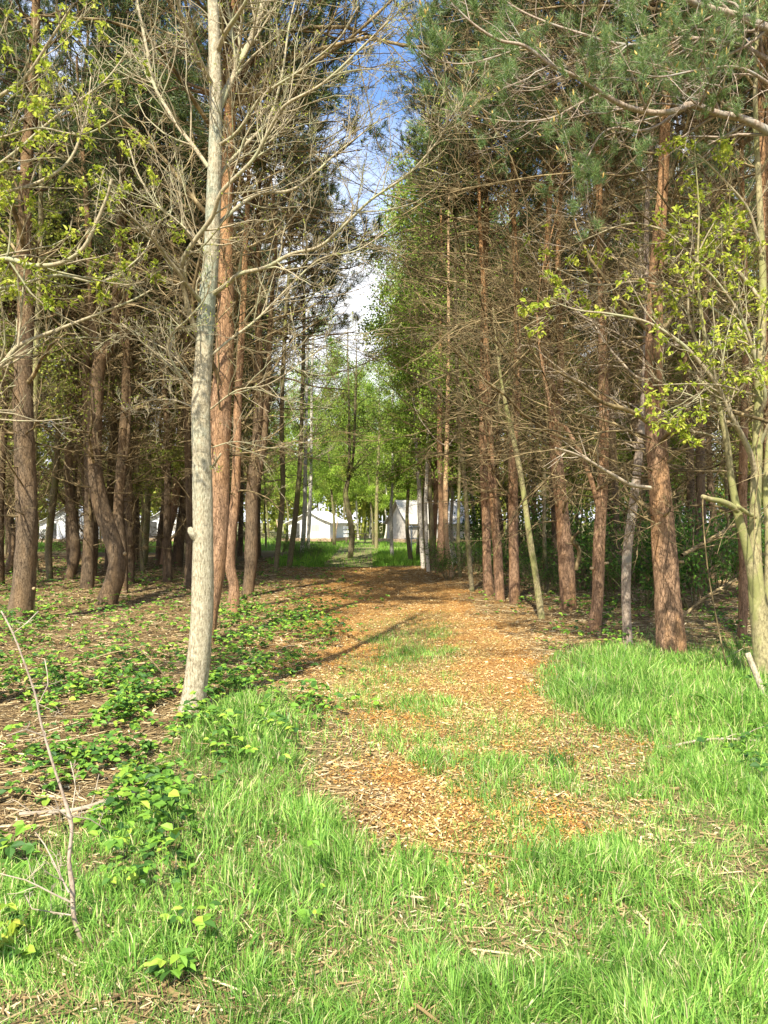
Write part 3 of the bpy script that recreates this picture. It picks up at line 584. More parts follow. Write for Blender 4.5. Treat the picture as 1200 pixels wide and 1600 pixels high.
# ---- pale ash in the foreground
d = dist(1112); base = P(300, 1112, d); base[2] = hgt(base[0], base[1])
A = thing('ash_tree', base, 'large pale-barked bare ash with a smooth trunk in the left foreground, rising from tall grass', 'tree')
mb = MB(); rows = rows_px([(298,1132,60),(300,1112,45),(303,1088,38),(310,1030,35),(316,950,33.5),(317,850,32),(316,750,30),(314,640,29),(318,560,27),(323,480,26),(330,400,24),(334,300,22),(337,200,20),(336,100,19),(333,0,17),(330,-120,14),(334,-300,12),(330,-480,8),(328,-600,4)], d)
stem(mb, rows, 28, .04, .06, 5); mb.build('trunk', M_ash, A, off=base)
S = [([(310,527),(296,490),(286,445),(284,412),(300,382),(332,338),(346,300),(395,250),(420,205),(445,165),(505,130),(575,65),(615,25)], 9, 3, -1.2),
 ([(328,463),(352,446),(375,428),(415,418),(455,397),(500,385),(540,350),(580,312),(640,270),(690,212),(702,178)], 8, 2, -1.0),
 ([(336,356),(354,338),(376,320),(405,303),(455,297),(495,268),(525,240),(590,190)], 7.5, 2, .9),
 ([(340,175),(352,145),(362,125),(380,88),(396,50),(410,8),(418,-40),(440,-150)], 12, 6, .7),
 ([(338,85),(352,52),(370,25),(388,-5),(410,-60)], 9, 4, -.5),
 ([(318,475),(300,455),(282,430),(255,395),(236,370),(208,342),(188,328)], 7.5, 2.5, -.9),
 ([(326,262),(302,228),(280,200),(258,165),(240,130),(226,60),(214,0),(205,-60)], 7, 4, .8),
 ([(308,535),(280,505),(258,482),(238,470),(215,440),(205,420)], 4, 1.5, -.7),
 ([(306,615),(292,600),(276,578),(262,545),(270,520),(292,500),(318,470),(330,440)], 4.5, 2, -.45),
 ([(308,600),(285,572),(262,548),(225,528),(190,505)], 3.5, 1.2, .6),
 ([(310,640),(270,625),(225,628),(180,650)], 3, 1, .7),
 ([(334,300),(352,262),(385,225),(420,185),(440,120),(452,40),(470,-30)], 6, 2.5, .5),
 ([(330,400),(305,372),(270,340),(245,320),(215,270),(200,220)], 5, 2, .9),
 ([(330,555),(360,530),(400,500),(450,450),(500,405),(560,390),(620,350)], 4.5, 1.5, .9),
 ([(336,140),(318,105),(300,60),(282,20),(270,-30)], 7, 4, -.6),
 ([(338,230),(372,205),(410,150),(470,110),(530,60),(560,10)], 6, 2, -.9),
 ([(328,640),(370,610),(420,600),(480,560),(540,520)], 3, 1, -.5),
 ([(328,700),(370,690),(425,700),(480,690)], 2.2, 1, .4),
 ([(331,731),(337,722),(345,709)], 4.5, 3, -.15)]
tips = limbs(A, base, S, d, M_twig, (12, 5, 4), seed=4, wig=.17)
ms = MB(); p0 = P(303, 832, d); p0[1] -= .055; tubes(ms, np.stack([p0 + (.05, .03, -.07), p0 + (.015, .0, -.03), p0 + (-.012, -.012, .02), p0 + (-.02, -.015, .045)])[None], np.array([[.03, .034, .028, .012]]), 10, cap=True); ms.build('branch_scar', M_ash, A, off=base)
mb = MB(); sel = rng.random(len(tips)) < .35; t = tips[sel]
quads(mb, t[:, 1], t[:, 1] - t[:, 0], .02, .009); mb.build('buds', M_yel, A, off=base, smooth=False)

# ---- tree off the left edge whose leafy limbs reach in
d = 5.6; base = P(-215, 1158, d); base[2] = hgt(base[0], base[1])
A = thing('maple_tree', base, 'maple with yellow-green young leaves reaching in from beyond the left edge', 'tree')
mb = MB(); stem(mb, rows_px([(-215,1175,50),(-210,1050,42),(-200,900,38),(-190,700,34),(-175,500,28),(-160,300,24),(-140,100,18),(-130,-200,10)], d), 14, .08, .05, 2); mb.build('trunk', M_moss, A, off=base)
S = [([(-195,760),(-120,655),(-50,605),(0,572),(30,540),(90,515),(150,492),(205,470),(238,452)], 10, 2.5, .6),
 ([(-180,520),(-100,430),(0,405),(50,415),(95,411),(130,388),(152,345),(170,300),(174,280)], 10, 4, -.3),
 ([(-170,450),(-80,330),(0,303),(60,285),(105,255),(125,215),(136,175),(142,120)], 8, 2, .3),
 ([(-160,330),(-60,190),(0,150),(40,120),(80,60),(115,5)], 8, 3, -.4),
 ([(28,542),(34,480),(38,425),(40,400)], 4, 2, 0.),
 ([(-165,400),(-60,300),(20,240),(90,180),(160,130),(200,80)], 6, 2, .5),
 ([(-180,560),(-60,470),(30,445),(90,430),(160,440),(220,400),(240,360)], 6, 2, .7),
 ([(-160,300),(-80,230),(0,215),(60,200),(130,210),(190,180)], 5, 2, -.5)]
tips = limbs(A, base, S, d, M_twig, (7, 4, 2), seed=8)
def leafclusters(T, base, tips, frac, size, mat, n=6, rg=rng, cond=None):
    sel = rg.random(len(tips)) < frac
    if cond is not None: sel &= cond(tips)
    t = tips[sel]; mb = MB(); p = np.repeat(t[:, 1], n, 0); K = len(p)
    d_ = np.repeat(nrm(t[:, 1] - t[:, 0]), n, 0) * .5 + nrm(rg.normal(0, 1, (K, 3))) + np.array([0, 0, -.35])
    nn = rg.normal(0, .5, (K, 3)) + np.array([0, -.3, 1]); leaves(mb, p + rg.normal(0, size * .3, (K, 3)), d_, (lambda q: (size * q))(rg.uniform(.4, 1.35, K)), size * rg.uniform(.4, .8, K), nn, rg, .15)
    mb.build('leaves', mat, T, off=base, smooth=False)
def pxy(t): return 600 + t[:, 1, 0] / t[:, 1, 1] * F, HZ - (t[:, 1, 2] - CZ) / t[:, 1, 1] * F
leafclusters(A, base, tips, .6, .042, M_yel, 7, cond=lambda t: (noise(t[:, 1, 0] + 4, t[:, 1, 2], .28) > .46) & (pxy(t)[1] < 480))

# ---- multi-stemmed ash at the right edge
d = dist(1078); base = P(1196, 1078, d); base[2] = hgt(base[0], base[1])
A = thing('ash_tree', base, 'pale yellow-green ash with several stems and fresh leaves at the right edge', 'tree')
mb = MB(); stem(mb, rows_px([(1200,1095,44),(1196,1060,34),(1190,1000,28),(1182,930,24),(1180,870,19),(1180,800,17),(1182,730,16),(1185,650,14),(1188,560,13),(1192,450,11),(1186,300,9),(1180,150,7),(1185,0,5)], d), 18, .06, .05, 3)
stem(mb, rows_px([(1186,960,18),(1177,905,16),(1166,852,14),(1152,800,13),(1143,750,10),(1137,700,10),(1128,650,9),(1116,590,8),(1100,520,6),(1090,430,4),(1092,330,2.5),(1085,230,1)], d, -.5), 14, .06, .05, 4)
stem(mb, rows_px([(1152,798,10),(1140,789,10),(1125,783,9),(1110,780,8),(1098,776,7)], d - .25, -.3), 10, .04, .05, 6)
stem(mb, rows_px([(1180,808,7),(1165,800,7),(1151,790,7)], d - .1, -.2), 10, .04, .05, 6)
stem(mb, rows_px([(1200,1000,22),(1204,900,18),(1202,820,13),(1198,760,12),(1205,650,10),(1214,500,8)], d + .2, .3), 12, .06, .05, 7)
mb.build('trunk', M_moss, A, off=base)
S = [([(1181,745),(1172,708),(1158,678),(1145,655),(1122,605),(1092,565),(1060,533),(1010,503),(950,490),(900,484),(850,465)], 10, 2, -.9),
 ([(1140,705),(1110,680),(1075,672),(1050,650),(1035,640)], 4, 1.5, -.3),
 ([(1184,650),(1196,620),(1180,560),(1160,500),(1120,440),(1080,400),(1050,370)], 7, 2, -.7),
 ([(1188,560),(1160,520),(1110,480),(1060,455),(1000,440),(930,445),(870,420)], 6, 2, .6),
 ([(1130,660),(1118,600),(1090,540),(1075,480),(1090,400),(1120,340)], 6, 2, -.4),
 ([(1190,470),(1150,420),(1100,380),(1040,360),(980,350),(900,380)], 6, 2, .5),
 ([(1185,620),(1130,603),(1080,600),(1020,602)], 4, 1.5, -1.2),
 ([(1190,400),(1170,330),(1130,280),(1090,240)], 6, 2, -.4),
 ([(1186,700),(1210,640),(1240,560)], 6, 3, -.4)]
tips = limbs(A, base, S, d, M_twig, (7, 4, 2), seed=12)
leafclusters(A, base, tips, .7, .048, M_yel, 6, cond=lambda t: (noise(t[:, 1, 0], t[:, 1, 2] + 2, .3) > .38))

# ---- near pine limbs at the top right (on the edge pine)
d = 7.2; base = P(1300, 1140, d); base[2] = hgt(base[0], base[1])
A = thing('pine_tree', base, 'near pine beyond the right edge, its blue-green sprays with yellow candles hanging top right', 'tree')
mb = MB(); stem(mb, rows_px([(1300,1155,52),(1290,1000,44),(1280,800,40),(1270,600,36),(1262,400,33),(1255,200,30),(1250,0,26),(1245,-250,20),(1240,-500,10)], d), 18, .07, .08, 9); mb.build('trunk', M_pine, A, off=base)
S = [([(1262,245),(1200,205),(1160,186),(1120,177),(1080,163),(1060,172),(1020,176),(975,165),(940,145),(900,120),(862,102),(820,72),(780,63),(740,38),(705,5)], 13, 3, -.9),
 ([(1250,70),(1170,32),(1110,14),(1070,-2),(1000,-40)], 14, 8, -.6),
 ([(1060,172),(1030,195),(1000,205),(960,200),(935,215),(910,260),(880,290)], 5, 2, -.3),
 ([(1250,120),(1150,70),(1060,60),(980,70),(900,50),(820,20),(760,-20)], 8, 2, .7),
 ([(1255,20),(1180,-30),(1080,-50),(960,-60),(860,-60)], 8, 3, -1.4),
 ([(1258,180),(1200,130),(1150,105),(1090,110),(1030,120),(980,110)], 6, 2, -1.2),
 ([(940,145),(900,165),(860,185),(800,190),(730,180),(690,170)], 4, 1.5, .3),
 ([(820,72),(770,90),(720,100),(670,90),(640,60)], 3.5, 1.2, -.2)]
tips = limbs(A, base, S, d, M_grey, (9, 4, 3), seed=21, up=.25, ang=50)
mb = MB(); sel = rng.random(len(tips)) < .85; t = tips[sel]
t = t[noise(t[:, 1, 0] + 3, t[:, 1, 2], .35) > .25]
tufts(mb, t[:, 1], t[:, 1] - t[:, 0] + np.array([0, 0, .02]), 34, .10, .075, .0034, spread=.7); mb.build('needles', M_needle_n, A, off=base, smooth=False)
mc = MB(); t = t[rng.random(len(t)) < .09]; K = len(t); u = nrm(nrm(t[:, 1] - t[:, 0]) * .7 + rng.normal(0, .35, (K, 3)) + (0, 0, .8)) * rng.uniform(.5, 1.2, (K, 1))
tubes(mc, np.stack([t[:, 1], t[:, 1] + u * .02, t[:, 1] + u * .055], 1), np.tile([.005, .008, .0015], (K, 1)), 5); mc.build('candles', M_candle, A, off=base)['kind'] = 'stuff'

# ------------------------------------------------------------------ infill: prototypes and copies
def proto(kind, seed):
    rg = np.random.default_rng(seed); T = thing({'pine': 'pine_tree', 'slim': 'slim_tree', 'leafy': 'birch_tree'}[kind], (0, 0, 0), 'x', 'tree')
    top = {'pine': 13., 'slim': 10., 'leafy': 12.5}[kind]; r0 = {'pine': .125, 'slim': .06, 'leafy': .085}[kind]
    zs = np.linspace(-.1, top, 9); xy = np.cumsum(rg.normal(0, .09, (9, 2)), 0) * (zs[:, None] > .2)
    rows = [[*xy[i], zs[i], r0 * (1 - .85 * i / 8) * (1.25 if i == 0 else 1)] for i in range(9)]; mb = MB()
    c = stem(mb, rows, 9, .25, .07, seed); mb.build('trunk', {'pine': M_pined, 'slim': M_mossd, 'leafy': M_birch if seed == 61 else M_mossd}[kind], T)
    mbd = MB()
    if kind == 'pine':
        dead_set(mbd, c, .5, 9, 74, 2.1, rg, (0, 0), (7, 3), .014); mbd.build('branches', M_dead, T)
        ci = CP[seed % 4]
        for nm_, me in (('crown', ci[0]), ('live_branches', ci[1])): o = link(nm_, me, T, (xy[6, 0], xy[6, 1], 6.6))
    elif kind == 'slim':
        lv = dead_set(mbd, c, 2.9, 9.8, 46, 1.7, rg, (0, 0), (6, 3), .01, .6); mbd.build('branches', M_mossd, T)
        ml = MB(); Q = lv[-1][0]; p = np.repeat(Q[:, -1], 9, 0) + rg.normal(0, .10, (len(Q) * 9, 3)); quads(ml, p, rg.normal(0, 1, p.shape), .07, .05, rg); ml.build('crown', M_olf, T, smooth=False)
    else:
        lv = dead_set(mbd, c, 3.3, 12.3, 66, 2.1, rg, (0, 0), (6, 3), .012, .5); mbd.build('branches', M_mossd, T)
        ml = MB(); Q = np.concatenate([lv[-1][0], lv[-1][0][:, 1:3].repeat(2, 1)], 0); n_ = 12; p = np.repeat(Q[:, -1], n_, 0) + rg.normal(0, .14, (len(Q) * n_, 3))
        quads(ml, p, rg.normal(0, 1, p.shape) - (0, 0, .4), .09 * rg.uniform(.6, 1.2, len(p)), .06, rg); ml.build('crown', M_blf, T, smooth=False)
    return T
PR = {'pine': [proto('pine', 31 + i) for i in range(3)], 'slim': [proto('slim', 51 + i) for i in range(2)], 'leafy': [proto('leafy', 61 + i) for i in range(3)]}
used = set(); placed = []
taken = [(o.location.x, o.location.y) for o in C.objects if o.parent is None and o.type == 'EMPTY' and 'tree' in o.name and o['label'] != 'x']
def free(x, y, r): return all((x - a) ** 2 + (y - b) ** 2 > r * r for a, b in taken)
spots = []
rg = np.random.default_rng(77)
for side in (-1, 1):
    tgt = 85 if side > 0 else 95; tries = 0; cnt = 0
    while cnt < tgt and tries < 20000:
        tries += 1; y = 15 + 42 * rg.random() ** .9
        edge = (1.9 + .02 * y) if side > 0 else (2.6 + .06 * y)
        x = side * rg.uniform(edge + .8, .56 * y + 1.5)
        if abs(x) < edge + .8: continue
        if side < 0 and y > 46: continue
        if side > 0 and y > 50: continue
        pp = 600 + x / y * F
        if side < 0 and any(a_ < pp < b_ for a_, b_ in ((62, 104), (122, 134), (236, 250), (266, 276), (425, 640))): continue
        if not free(x, y, 1.0): continue
        kd = 'pine' if rg.random() < ((.66 if side < 0 else .5) if y < 40 else .4) else ('slim' if rg.random() < .8 or side < 0 else 'leafy')
        taken.append((x, y)); spots.append((x, y, kd)); cnt += 1
# leafy trees closing the view beyond the path
for px_, dd in ((522, 50), (643, 30), (676, 25), (705, 26), (735, 31), (652, 33), (668, 28), (690, 27), (712, 29), (536, 64), (560, 66), (583, 52), (601, 66), (652, 40), (655, 58), (676, 37), (520, 66), (500, 72), (622, 75), (578, 75), (545, 78), (700, 34), (690, 45), (640, 68), (480, 62), (452, 68), (420, 70), (730, 42), (690, 52)):
    spots.append(((px_ - 600) / F * dd, dd, 'leafy'))
LM = [(-50, 60, 'beside the straight edge pine with sawn stubs'), (60, 160, 'behind the leaning forked pine'), (160, 240, 'around the bright green-mossed trunk'),
      (240, 310, 'just left of the pale ash trunk'), (310, 420, 'behind the stout pinkish pine'), (420, 515, 'around the central white tent'),
      (515, 570, 'beyond the lone crooked tree'), (570, 640, 'beside the grey tent'), (640, 720, 'behind the pale birches right of the path'), (720, 800, 'behind the close pair of reddish pines'),
      (800, 890, 'behind the thin leaning yellow-green trunk'), (890, 1000, 'behind the pine with fresh stubs'), (1000, 1110, 'behind the thickest red-barked pine'), (1110, 1260, 'behind the ash at the right edge')]
KN = {'pine': 'brown pine', 'slim': 'slim mossy tree', 'leafy': 'green birch'}
bins = {}
for x, y, kd in spots:
    px_ = 600 + x / y * F; b = next((l for l in LM if l[0] <= px_ < l[1]), LM[-1] if px_ > 600 else LM[0])
    bins.setdefault((kd, b[2], 0 if y < 24 else (1 if y < 34 else 2)), []).append((px_, x, y))
for (kd, where, far), L_ in bins.items():
    L_.sort(); n_ = len(L_)
    for i, (px_, x, y) in enumerate(L_):
        OR = ('leftmost', 'second', 'third', 'fourth', 'fifth', 'sixth', 'seventh', 'eighth', 'ninth', 'tenth', 'eleventh', 'twelfth')
        pos = '' if n_ == 1 else ('left ' if i == 0 else 'right ') if n_ == 2 else ('rightmost ' if i == n_ - 1 else OR[i] + ' ')
        lab = '%s%s%s %s' % (pos, ('nearer ', 'deeper ', 'farthest ')[far], KN[kd], where)
        src = PR[kd][int(rg.integers(len(PR[kd])))]; sc = rg.uniform(.85, 1.12)
        gname = '%ss deep in the wood' % {'pine': 'pine', 'slim': 'slim mossy tree', 'leafy': 'leafy birche'}[kd].replace('birches', 'birche')
        loc = (x, y, float(hgt(x, y))); rz = rg.uniform(0, 6.28)
        if src.name not in used:
            used.add(src.name); src.location = loc; src.rotation_euler = (0, 0, rz); src.scale = (sc, sc, sc); tag(src, lab, None, gname)
        else: copy_thing(src, loc, rz, (sc, sc, sc * rg.uniform(.92, 1.08)), lab, gname)

# ------------------------------------------------------------------ understorey shrubs
def shrub(seed, H=2.2):
    rg = np.random.default_rng(seed); T = thing('shrub', (0, 0, 0), 'x', 'shrub'); n = 16; a = rg.uniform(0, 6.28, n)
    st = np.stack([.12 * np.cos(a), .12 * np.sin(a), 0 * a - .05], 1); dd = np.stack([np.cos(a) * .5, np.sin(a) * .5, np.ones(n)], 1)
    P1, R1 = grow(st, dd, H * rg.uniform(.6, 1.1, n), np.full(n, .014), np.full(n, .005), 7, .1, .12, rg); mb = MB(); tubes(mb, P1, R1, 5)
    P2, R2 = spawn(P1, R1, 9, .2, 1, 50, .35, 5, .2, .15, .5, rg, .003); tubes(mb, P2, R2, 3); P3, R3 = spawn(P2, R2, 4, .2, 1, 50, .5, 4, 0, .15, .6, rg, .002); tubes(mb, P3, R3, 3)
    mb.build('stems', M_mossd, T); ml = MB(); n_ = 7; p = P3[:, 1:].reshape(-1, 3); p = p[rg.random(len(p)) < .9]; p = p + rg.normal(0, .06, p.shape)
    leaves(ml, p, rg.normal(0, 1, p.shape) - (0, 0, .3), .075 * rg.uniform(.6, 1.3, len(p)), .048, rg.normal(0, .6, p.shape) + (0, -.2, 1), rg); ml.build('foliage', M_shr, T, smooth=False)
    return T
SH = [shrub(81), shrub(82), shrub(83)]; first = [True] * 3
sp = [(702,21,.7,'behind the orange-brown birch'),(745,24,.9,'behind the slim trunk left of the close pine pair'),(790,19,.8,'in the gap right of the close pine pair'),(822,22,1.1,'between the upright pine and the leaning yellow-green trunk'),
 (850,17,.7,'immediately right of the leaning yellow-green trunk'),(912,18,1.1,'in the gap between the curved pine and the stubbed pine'),(960,15,1.,'between the stubbed pine and the slim greyish trunk'),(1005,14,1.1,'between the slim greyish trunk and the thickest pine'),
 (1085,14,1.3,'just right of the thickest pine'),(1120,18,1.4,'left of the slim pine behind the ash'),(1180,16,1.3,'behind the forked ash stems at the right edge'),(870,27,1.5,'far behind the stout curved pine'),(770,30,1.5,'far behind the close pine pair'),(940,25,1.6,'far behind the stubbed pine'),(1040,22,1.5,'far behind the thickest pine'),
 (492,33,.5,'at the foot of the pair of white birches'),(468,31,.45,'left of the pair of white birches'),(440,40,.6,'beside the left corner of the central white tent'),(1000,33,1.8,'farthest back behind the greyish trunk'),(1150,27,1.8,'farthest back behind the right-edge ash'),(20,45,.9,'at the far edge of the wood beyond the left pine'),(60,52,.7,'left of the leftmost white tent'),(380,50,.9,'far beyond the dark forked pine')]
for i, (px_, dd, sc, wh) in enumerate(sp):
    sc *= .8 if dd < 30 and px_ > 690 else 1
    x = (px_ - 600) / F * dd; lab = ('bushy dark green' if sc > 1 else 'small bright green') + ' shrub ' + wh; j = i % 3
    loc = (x, dd, float(hgt(x, dd)) if dd < 30 else 0)
    if first[j]: first[j] = False; SH[j].location = loc; SH[j].scale = (sc,) * 3; tag(SH[j], lab, None, 'shrubs under the trees')
    else: copy_thing(SH[j], loc, i * 1.7, (sc,) * 3, lab, 'shrubs under the trees')

# ------------------------------------------------------------------ far-off wood, one mass
rg = np.random.default_rng(5); mb = MB(); n = 150; y = rg.uniform(72, 118, n); x = rg.uniform(-.62, .62, n) * y; hh = rg.uniform(8, 15, n)
st = np.stack([x, y, 0 * x], 1); P1, R1 = grow(st, np.tile([0, 0, 1.], (n, 1)), hh, np.full(n, .16), np.full(n, .04), 5, 0, .04, rg); tubes(mb, P1, R1, 5)
m = 700; K = n * m; ti = np.repeat(np.arange(n), m); u = rg.normal(0, 1, (K, 3)); u = nrm(u) * rg.random((K, 1)) ** .4
cl = rg.normal(0, 1, (n, 14, 3)) * .55; ci = cl[ti, rg.integers(0, 14, K)]
p = np.stack([x[ti], y[ti], hh[ti] * .55], 1) + (ci + u * .38) * np.stack([np.full(K, 2.6), np.full(K, 2.6), hh[ti] * .34], 1); p[:, 2] = np.abs(p[:, 2]) + .1
quads(mb, p, rg.normal(0, 1, (K, 3)), .5, .34, rg)
dw = mb.build('distant_wood', M_olf, smooth=False); tag(dw, 'far-off mass of spring-green trees behind the tents', 'woodland', kind='stuff')

# ------------------------------------------------------------------ tents
def tent(loc, rz, W, Dp, wall, ridge, mat, label, deck=.35, shaded_doorway=True, over=.25):
    T = thing('tent', loc, label, 'tent', rz=rz); h = W / 2; z0 = deck
    n = 9; mb = MB(); V = []; prof = [(-h, z0), (-h, z0 + wall)] + [(-h + h * t, z0 + wall + (ridge - wall) * (t - .18 * math.sin(math.pi * t) * .5)) for t in np.linspace(0, 1, 5)[1:]]
    prof += [(-a, b) for a, b in prof[:-1][::-1]]; m = len(prof)
    for yy in (0, Dp): V += [(a, yy, b) for a, b in prof]
    mb.add(V, [[(i, i + 1, i + 1 + m, i + m) for i in range(m - 1)]]); 
    mb.add([(a, 0, b) for a, b in prof], [[tuple(range(m))]]); mb.add([(a, Dp, b) for a, b in prof], [[tuple(range(m))[::-1]]]); mb.build('walls', mat, T, smooth=False)
    mr = MB(); e = over; pr = [p_ for p_ in prof if p_[1] > z0 + wall - .01]; pr = [(pr[0][0] - .25, pr[0][1] - .12)] + pr + [(pr[-1][0] + .25, pr[-1][1] - .12)]; k = len(pr)
    for yy in (-e, Dp + e):
        for dz_ in (.03, .07): mr.v.append(np.array([(a, yy, b + dz_) for a, b in pr], np.float32)); mr.n += k
    a0, b0, a1, b1 = 0, k, 2 * k, 3 * k; q_ = []
    for i in range(k - 1): q_ += [(b0 + i, b0 + i + 1, b1 + i + 1, b1 + i), (a0 + i, a1 + i, a1 + i + 1, a0 + i + 1), (a0 + i, a0 + i + 1, b0 + i + 1, b0 + i), (a1 + i, b1 + i, b1 + i + 1, a1 + i + 1)]
    q_ += [(a0, b0, b1, a1), (a0 + k - 1, a1 + k - 1, b1 + k - 1, b0 + k - 1)]; mr.f.append(np.array(q_)); mr.build('roof', mat, T, smooth=False)
    if shaded_doorway:
        md = MB(); box(md, -h * .75, -h * .45, -.03, -.005, z0 + .02, z0 + wall * .95); md.build('shaded_doorway', M_dark, T, smooth=False)  # flat dark panel painted as the shade inside the open doorway
        for sx in (-.1, .35, .75):
            md = MB(); box(md, sx * h, sx * h + .03, -.025, -.005, z0 + .02, z0 + wall + (ridge - wall) * (.85 - abs(sx))); md.build('leaf_shade_strip', M_canvasg, T, smooth=False)  # added grey strips that paint faint leaf shadows onto the canvas
        md = MB(); box(md, .12 * h, .5 * h, -.022, -.004, z0 + .45 * wall, z0 + .85 * wall); md.build('leaf_shade_patch', M_canvasg, T, smooth=False)  # added grey patch, leaf shade painted on the front wall
    mk = MB(); box(mk, -h - .3, h + .3, -.7, Dp + .2, .12, z0 - .005)
    for xx in (-h, 0, h): box(mk, xx - .06, xx + .06, -.6, -.48, -.1, .118)
    mk.build('deck', M_deck, T, smooth=False)
    mp_ = MB()
    for sx in (-1, 1): tubes(mp_, np.array([[(sx * (h + .55), -.5, 0), (sx * (h + .65), -.5, 1.0), (sx * (h + .78), -.5, 1.75)]]), np.array([[.05, .045, .04]]), 6, cap=True)
    mp_.build('guy_poles', M_deck, T)
    ml = MB()
    for sx in (-1, 1): tubes(ml, np.array([[(sx * (h + .78), -.5, 1.72), (sx * h, -.05, z0 + wall + .05)]]), np.full((1, 2), .012), 4)
    ml.build('guy_lines', M_canvas, T)
    return T
def px3(px_, dd): return ((px_ - 600) / F * dd, dd, 0)
tent(px3(483, 58), math.radians(-14), 3.3, 4.5, 1.2, 2.0, M_canvas, 'white canvas tent on a timber deck left of the lone crooked tree')
tent(px3(622, 56), math.radians(-62), 3.4, 5.2, 1.15, 2.75, M_canvasg, 'greyish canvas tent on a deck right of the path end, seen from its side', shaded_doorway=True)
tent(px3(110, 56), math.radians(8), 4.3, 5, 1.2, 2.5, M_canvas, 'white canvas tent farthest left, behind the leaning forked pine')
tent(px3(262, 58), math.radians(4), 3.6, 5, 1.3, 2.3, M_canvas, 'white canvas tent behind the trio of pines left of the ash')

# ------------------------------------------------------------------ things on the far lawn
loc = px3(643, 36); T = thing('disc_golf_basket', loc, 'galvanised disc golf basket standing in the grass before the birches', 'disc golf basket')
mb = MB(); tubes(mb, np.array([[(0, 0, -.05), (0, 0, 1.45)]]), np.full((1, 2), .03), 8, cap=True); mb.build('pole', M_steel, T)
a = np.linspace(0, 2 * math.pi, 25)
for nm, zz, rr, th in (('top_band', 1.36, .28, .035), ('basket_rim', .82, .32, .02)):
    mb = MB(); tubes(mb, np.stack([rr * np.cos(a), rr * np.sin(a), np.full(25, zz)], 1)[None], np.full((1, 25), th), 6); mb.build(nm, M_steel, T)
mb = MB()
for q_ in np.linspace(0, 6.283, 17)[:-1]:
    tubes(mb, np.array([[(.32 * math.cos(q_), .32 * math.sin(q_), .82), (.30 * math.cos(q_), .30 * math.sin(q_), .62), (.03 * math.cos(q_), .03 * math.sin(q_), .58)]]), np.full((1, 3), .008), 4)
mb.build('basket', M_steel, T); mb = MB()
for q_ in np.linspace(0, 6.283, 11)[:-1]:
    tubes(mb, np.array([[(.26 * math.cos(q_), .26 * math.sin(q_), 1.34), (.15 * math.cos(q_), .15 * math.sin(q_), 1.05), (.04 * math.cos(q_), .04 * math.sin(q_), .88)]]), np.full((1, 3), .007), 4)
mb.build('chains', M_steel, T)
loc = px3(541, 57); T = thing('notice_post', loc, 'short post with stacked white boards right of the white central tent', 'sign post')
mb = MB(); box(mb, -.05, .05, -.04, .04, -.05, 1.35); mb.build('post', M_deck, T, smooth=False)
for k_ in range(3):
    mb = MB(); box(mb, -.2, .2, -.07, -.043, .45 + k_ * .3, .66 + k_ * .3); mb.build('board', M_canvas, T, smooth=False)
loc = px3(560, 58); T = thing('picnic_table', loc, 'small timber picnic table on the lawn between the two middle tents', 'picnic table')
mb = MB(); box(mb, -.7, .7, -.3, .3, .66, .71); mb.build('tabletop', M_deck, T, smooth=False)
for sy in (-1, 1):
    mb = MB(); box(mb, -.7, .7, sy * .62 - .12, sy * .62 + .12, .40, .44); mb.build('bench', M_deck, T, smooth=False)
for sx in (-1, 1):
    mb = MB(); tubes(mb, np.array([[(sx * .5, -.68, -.03), (sx * .5, -.2, .655)], [(sx * .5, .68, -.03), (sx * .5, .2, .655)], [(sx * .5, -.7, .385), (sx * .5, .7, .385)]]), np.full((3, 2), .04), 4); mb.build('leg_frame', M_deck, T)

# ------------------------------------------------------------------ small things in the foreground
d = dist(1478); base = P(128, 1478, d); base[2] = hgt(base[0], base[1])
T = thing('sapling', base, 'thin bare lichen-grey sapling leaning left in the bottom left grass', 'sapling')
mb = MB(); stem(mb, rows_px([(133,1495,8.5),(126,1470,7),(115,1430,6.5),(113,1385,7.5),(108,1345,6.),(112,1300,5.5),(109,1278,7.5),(98,1240,4.5),(83,1195,4),(64,1130,3.6),(55,1085,3.2),(33,1022,3),(18,985,2.8),(2,955,2.4)], d, .25), 12, .02, .09, 6)
mb.build('trunk', M_grey, T, off=base)
S = [([(111,1410),(80,1395),(40,1375),(0,1365)], 3.5, 1.5, -.1), ([(108,1395),(90,1360),(70,1320),(55,1300)], 3.5, 1.2, .15), ([(110,1280),(90,1265),(50,1270),(10,1262)], 2.6, 1, -.15), ([(112,1275),(140,1280),(170,1300)], 2.4, 1, .1),
 ([(112,1430),(80,1425),(50,1420),(38,1395)], 2.6, 1, .1), ([(70,1150),(40,1140),(10,1150)], 2, .8, -.1), ([(20,990),(40,975),(60,955)], 1.6, .8, .1), ([(112,1270),(118,1230),(110,1190)], 2, .8, .1), ([(60,1100),(75,1070),(70,1030)], 1.6, .8, .1)]
for i_, sp_ in enumerate(S): limbs(T, base, [sp_], d, M_deadr, (16, 3, 1), seed=31 + i_, ang=55, part='branch', rmin=.0009, wig=.2)
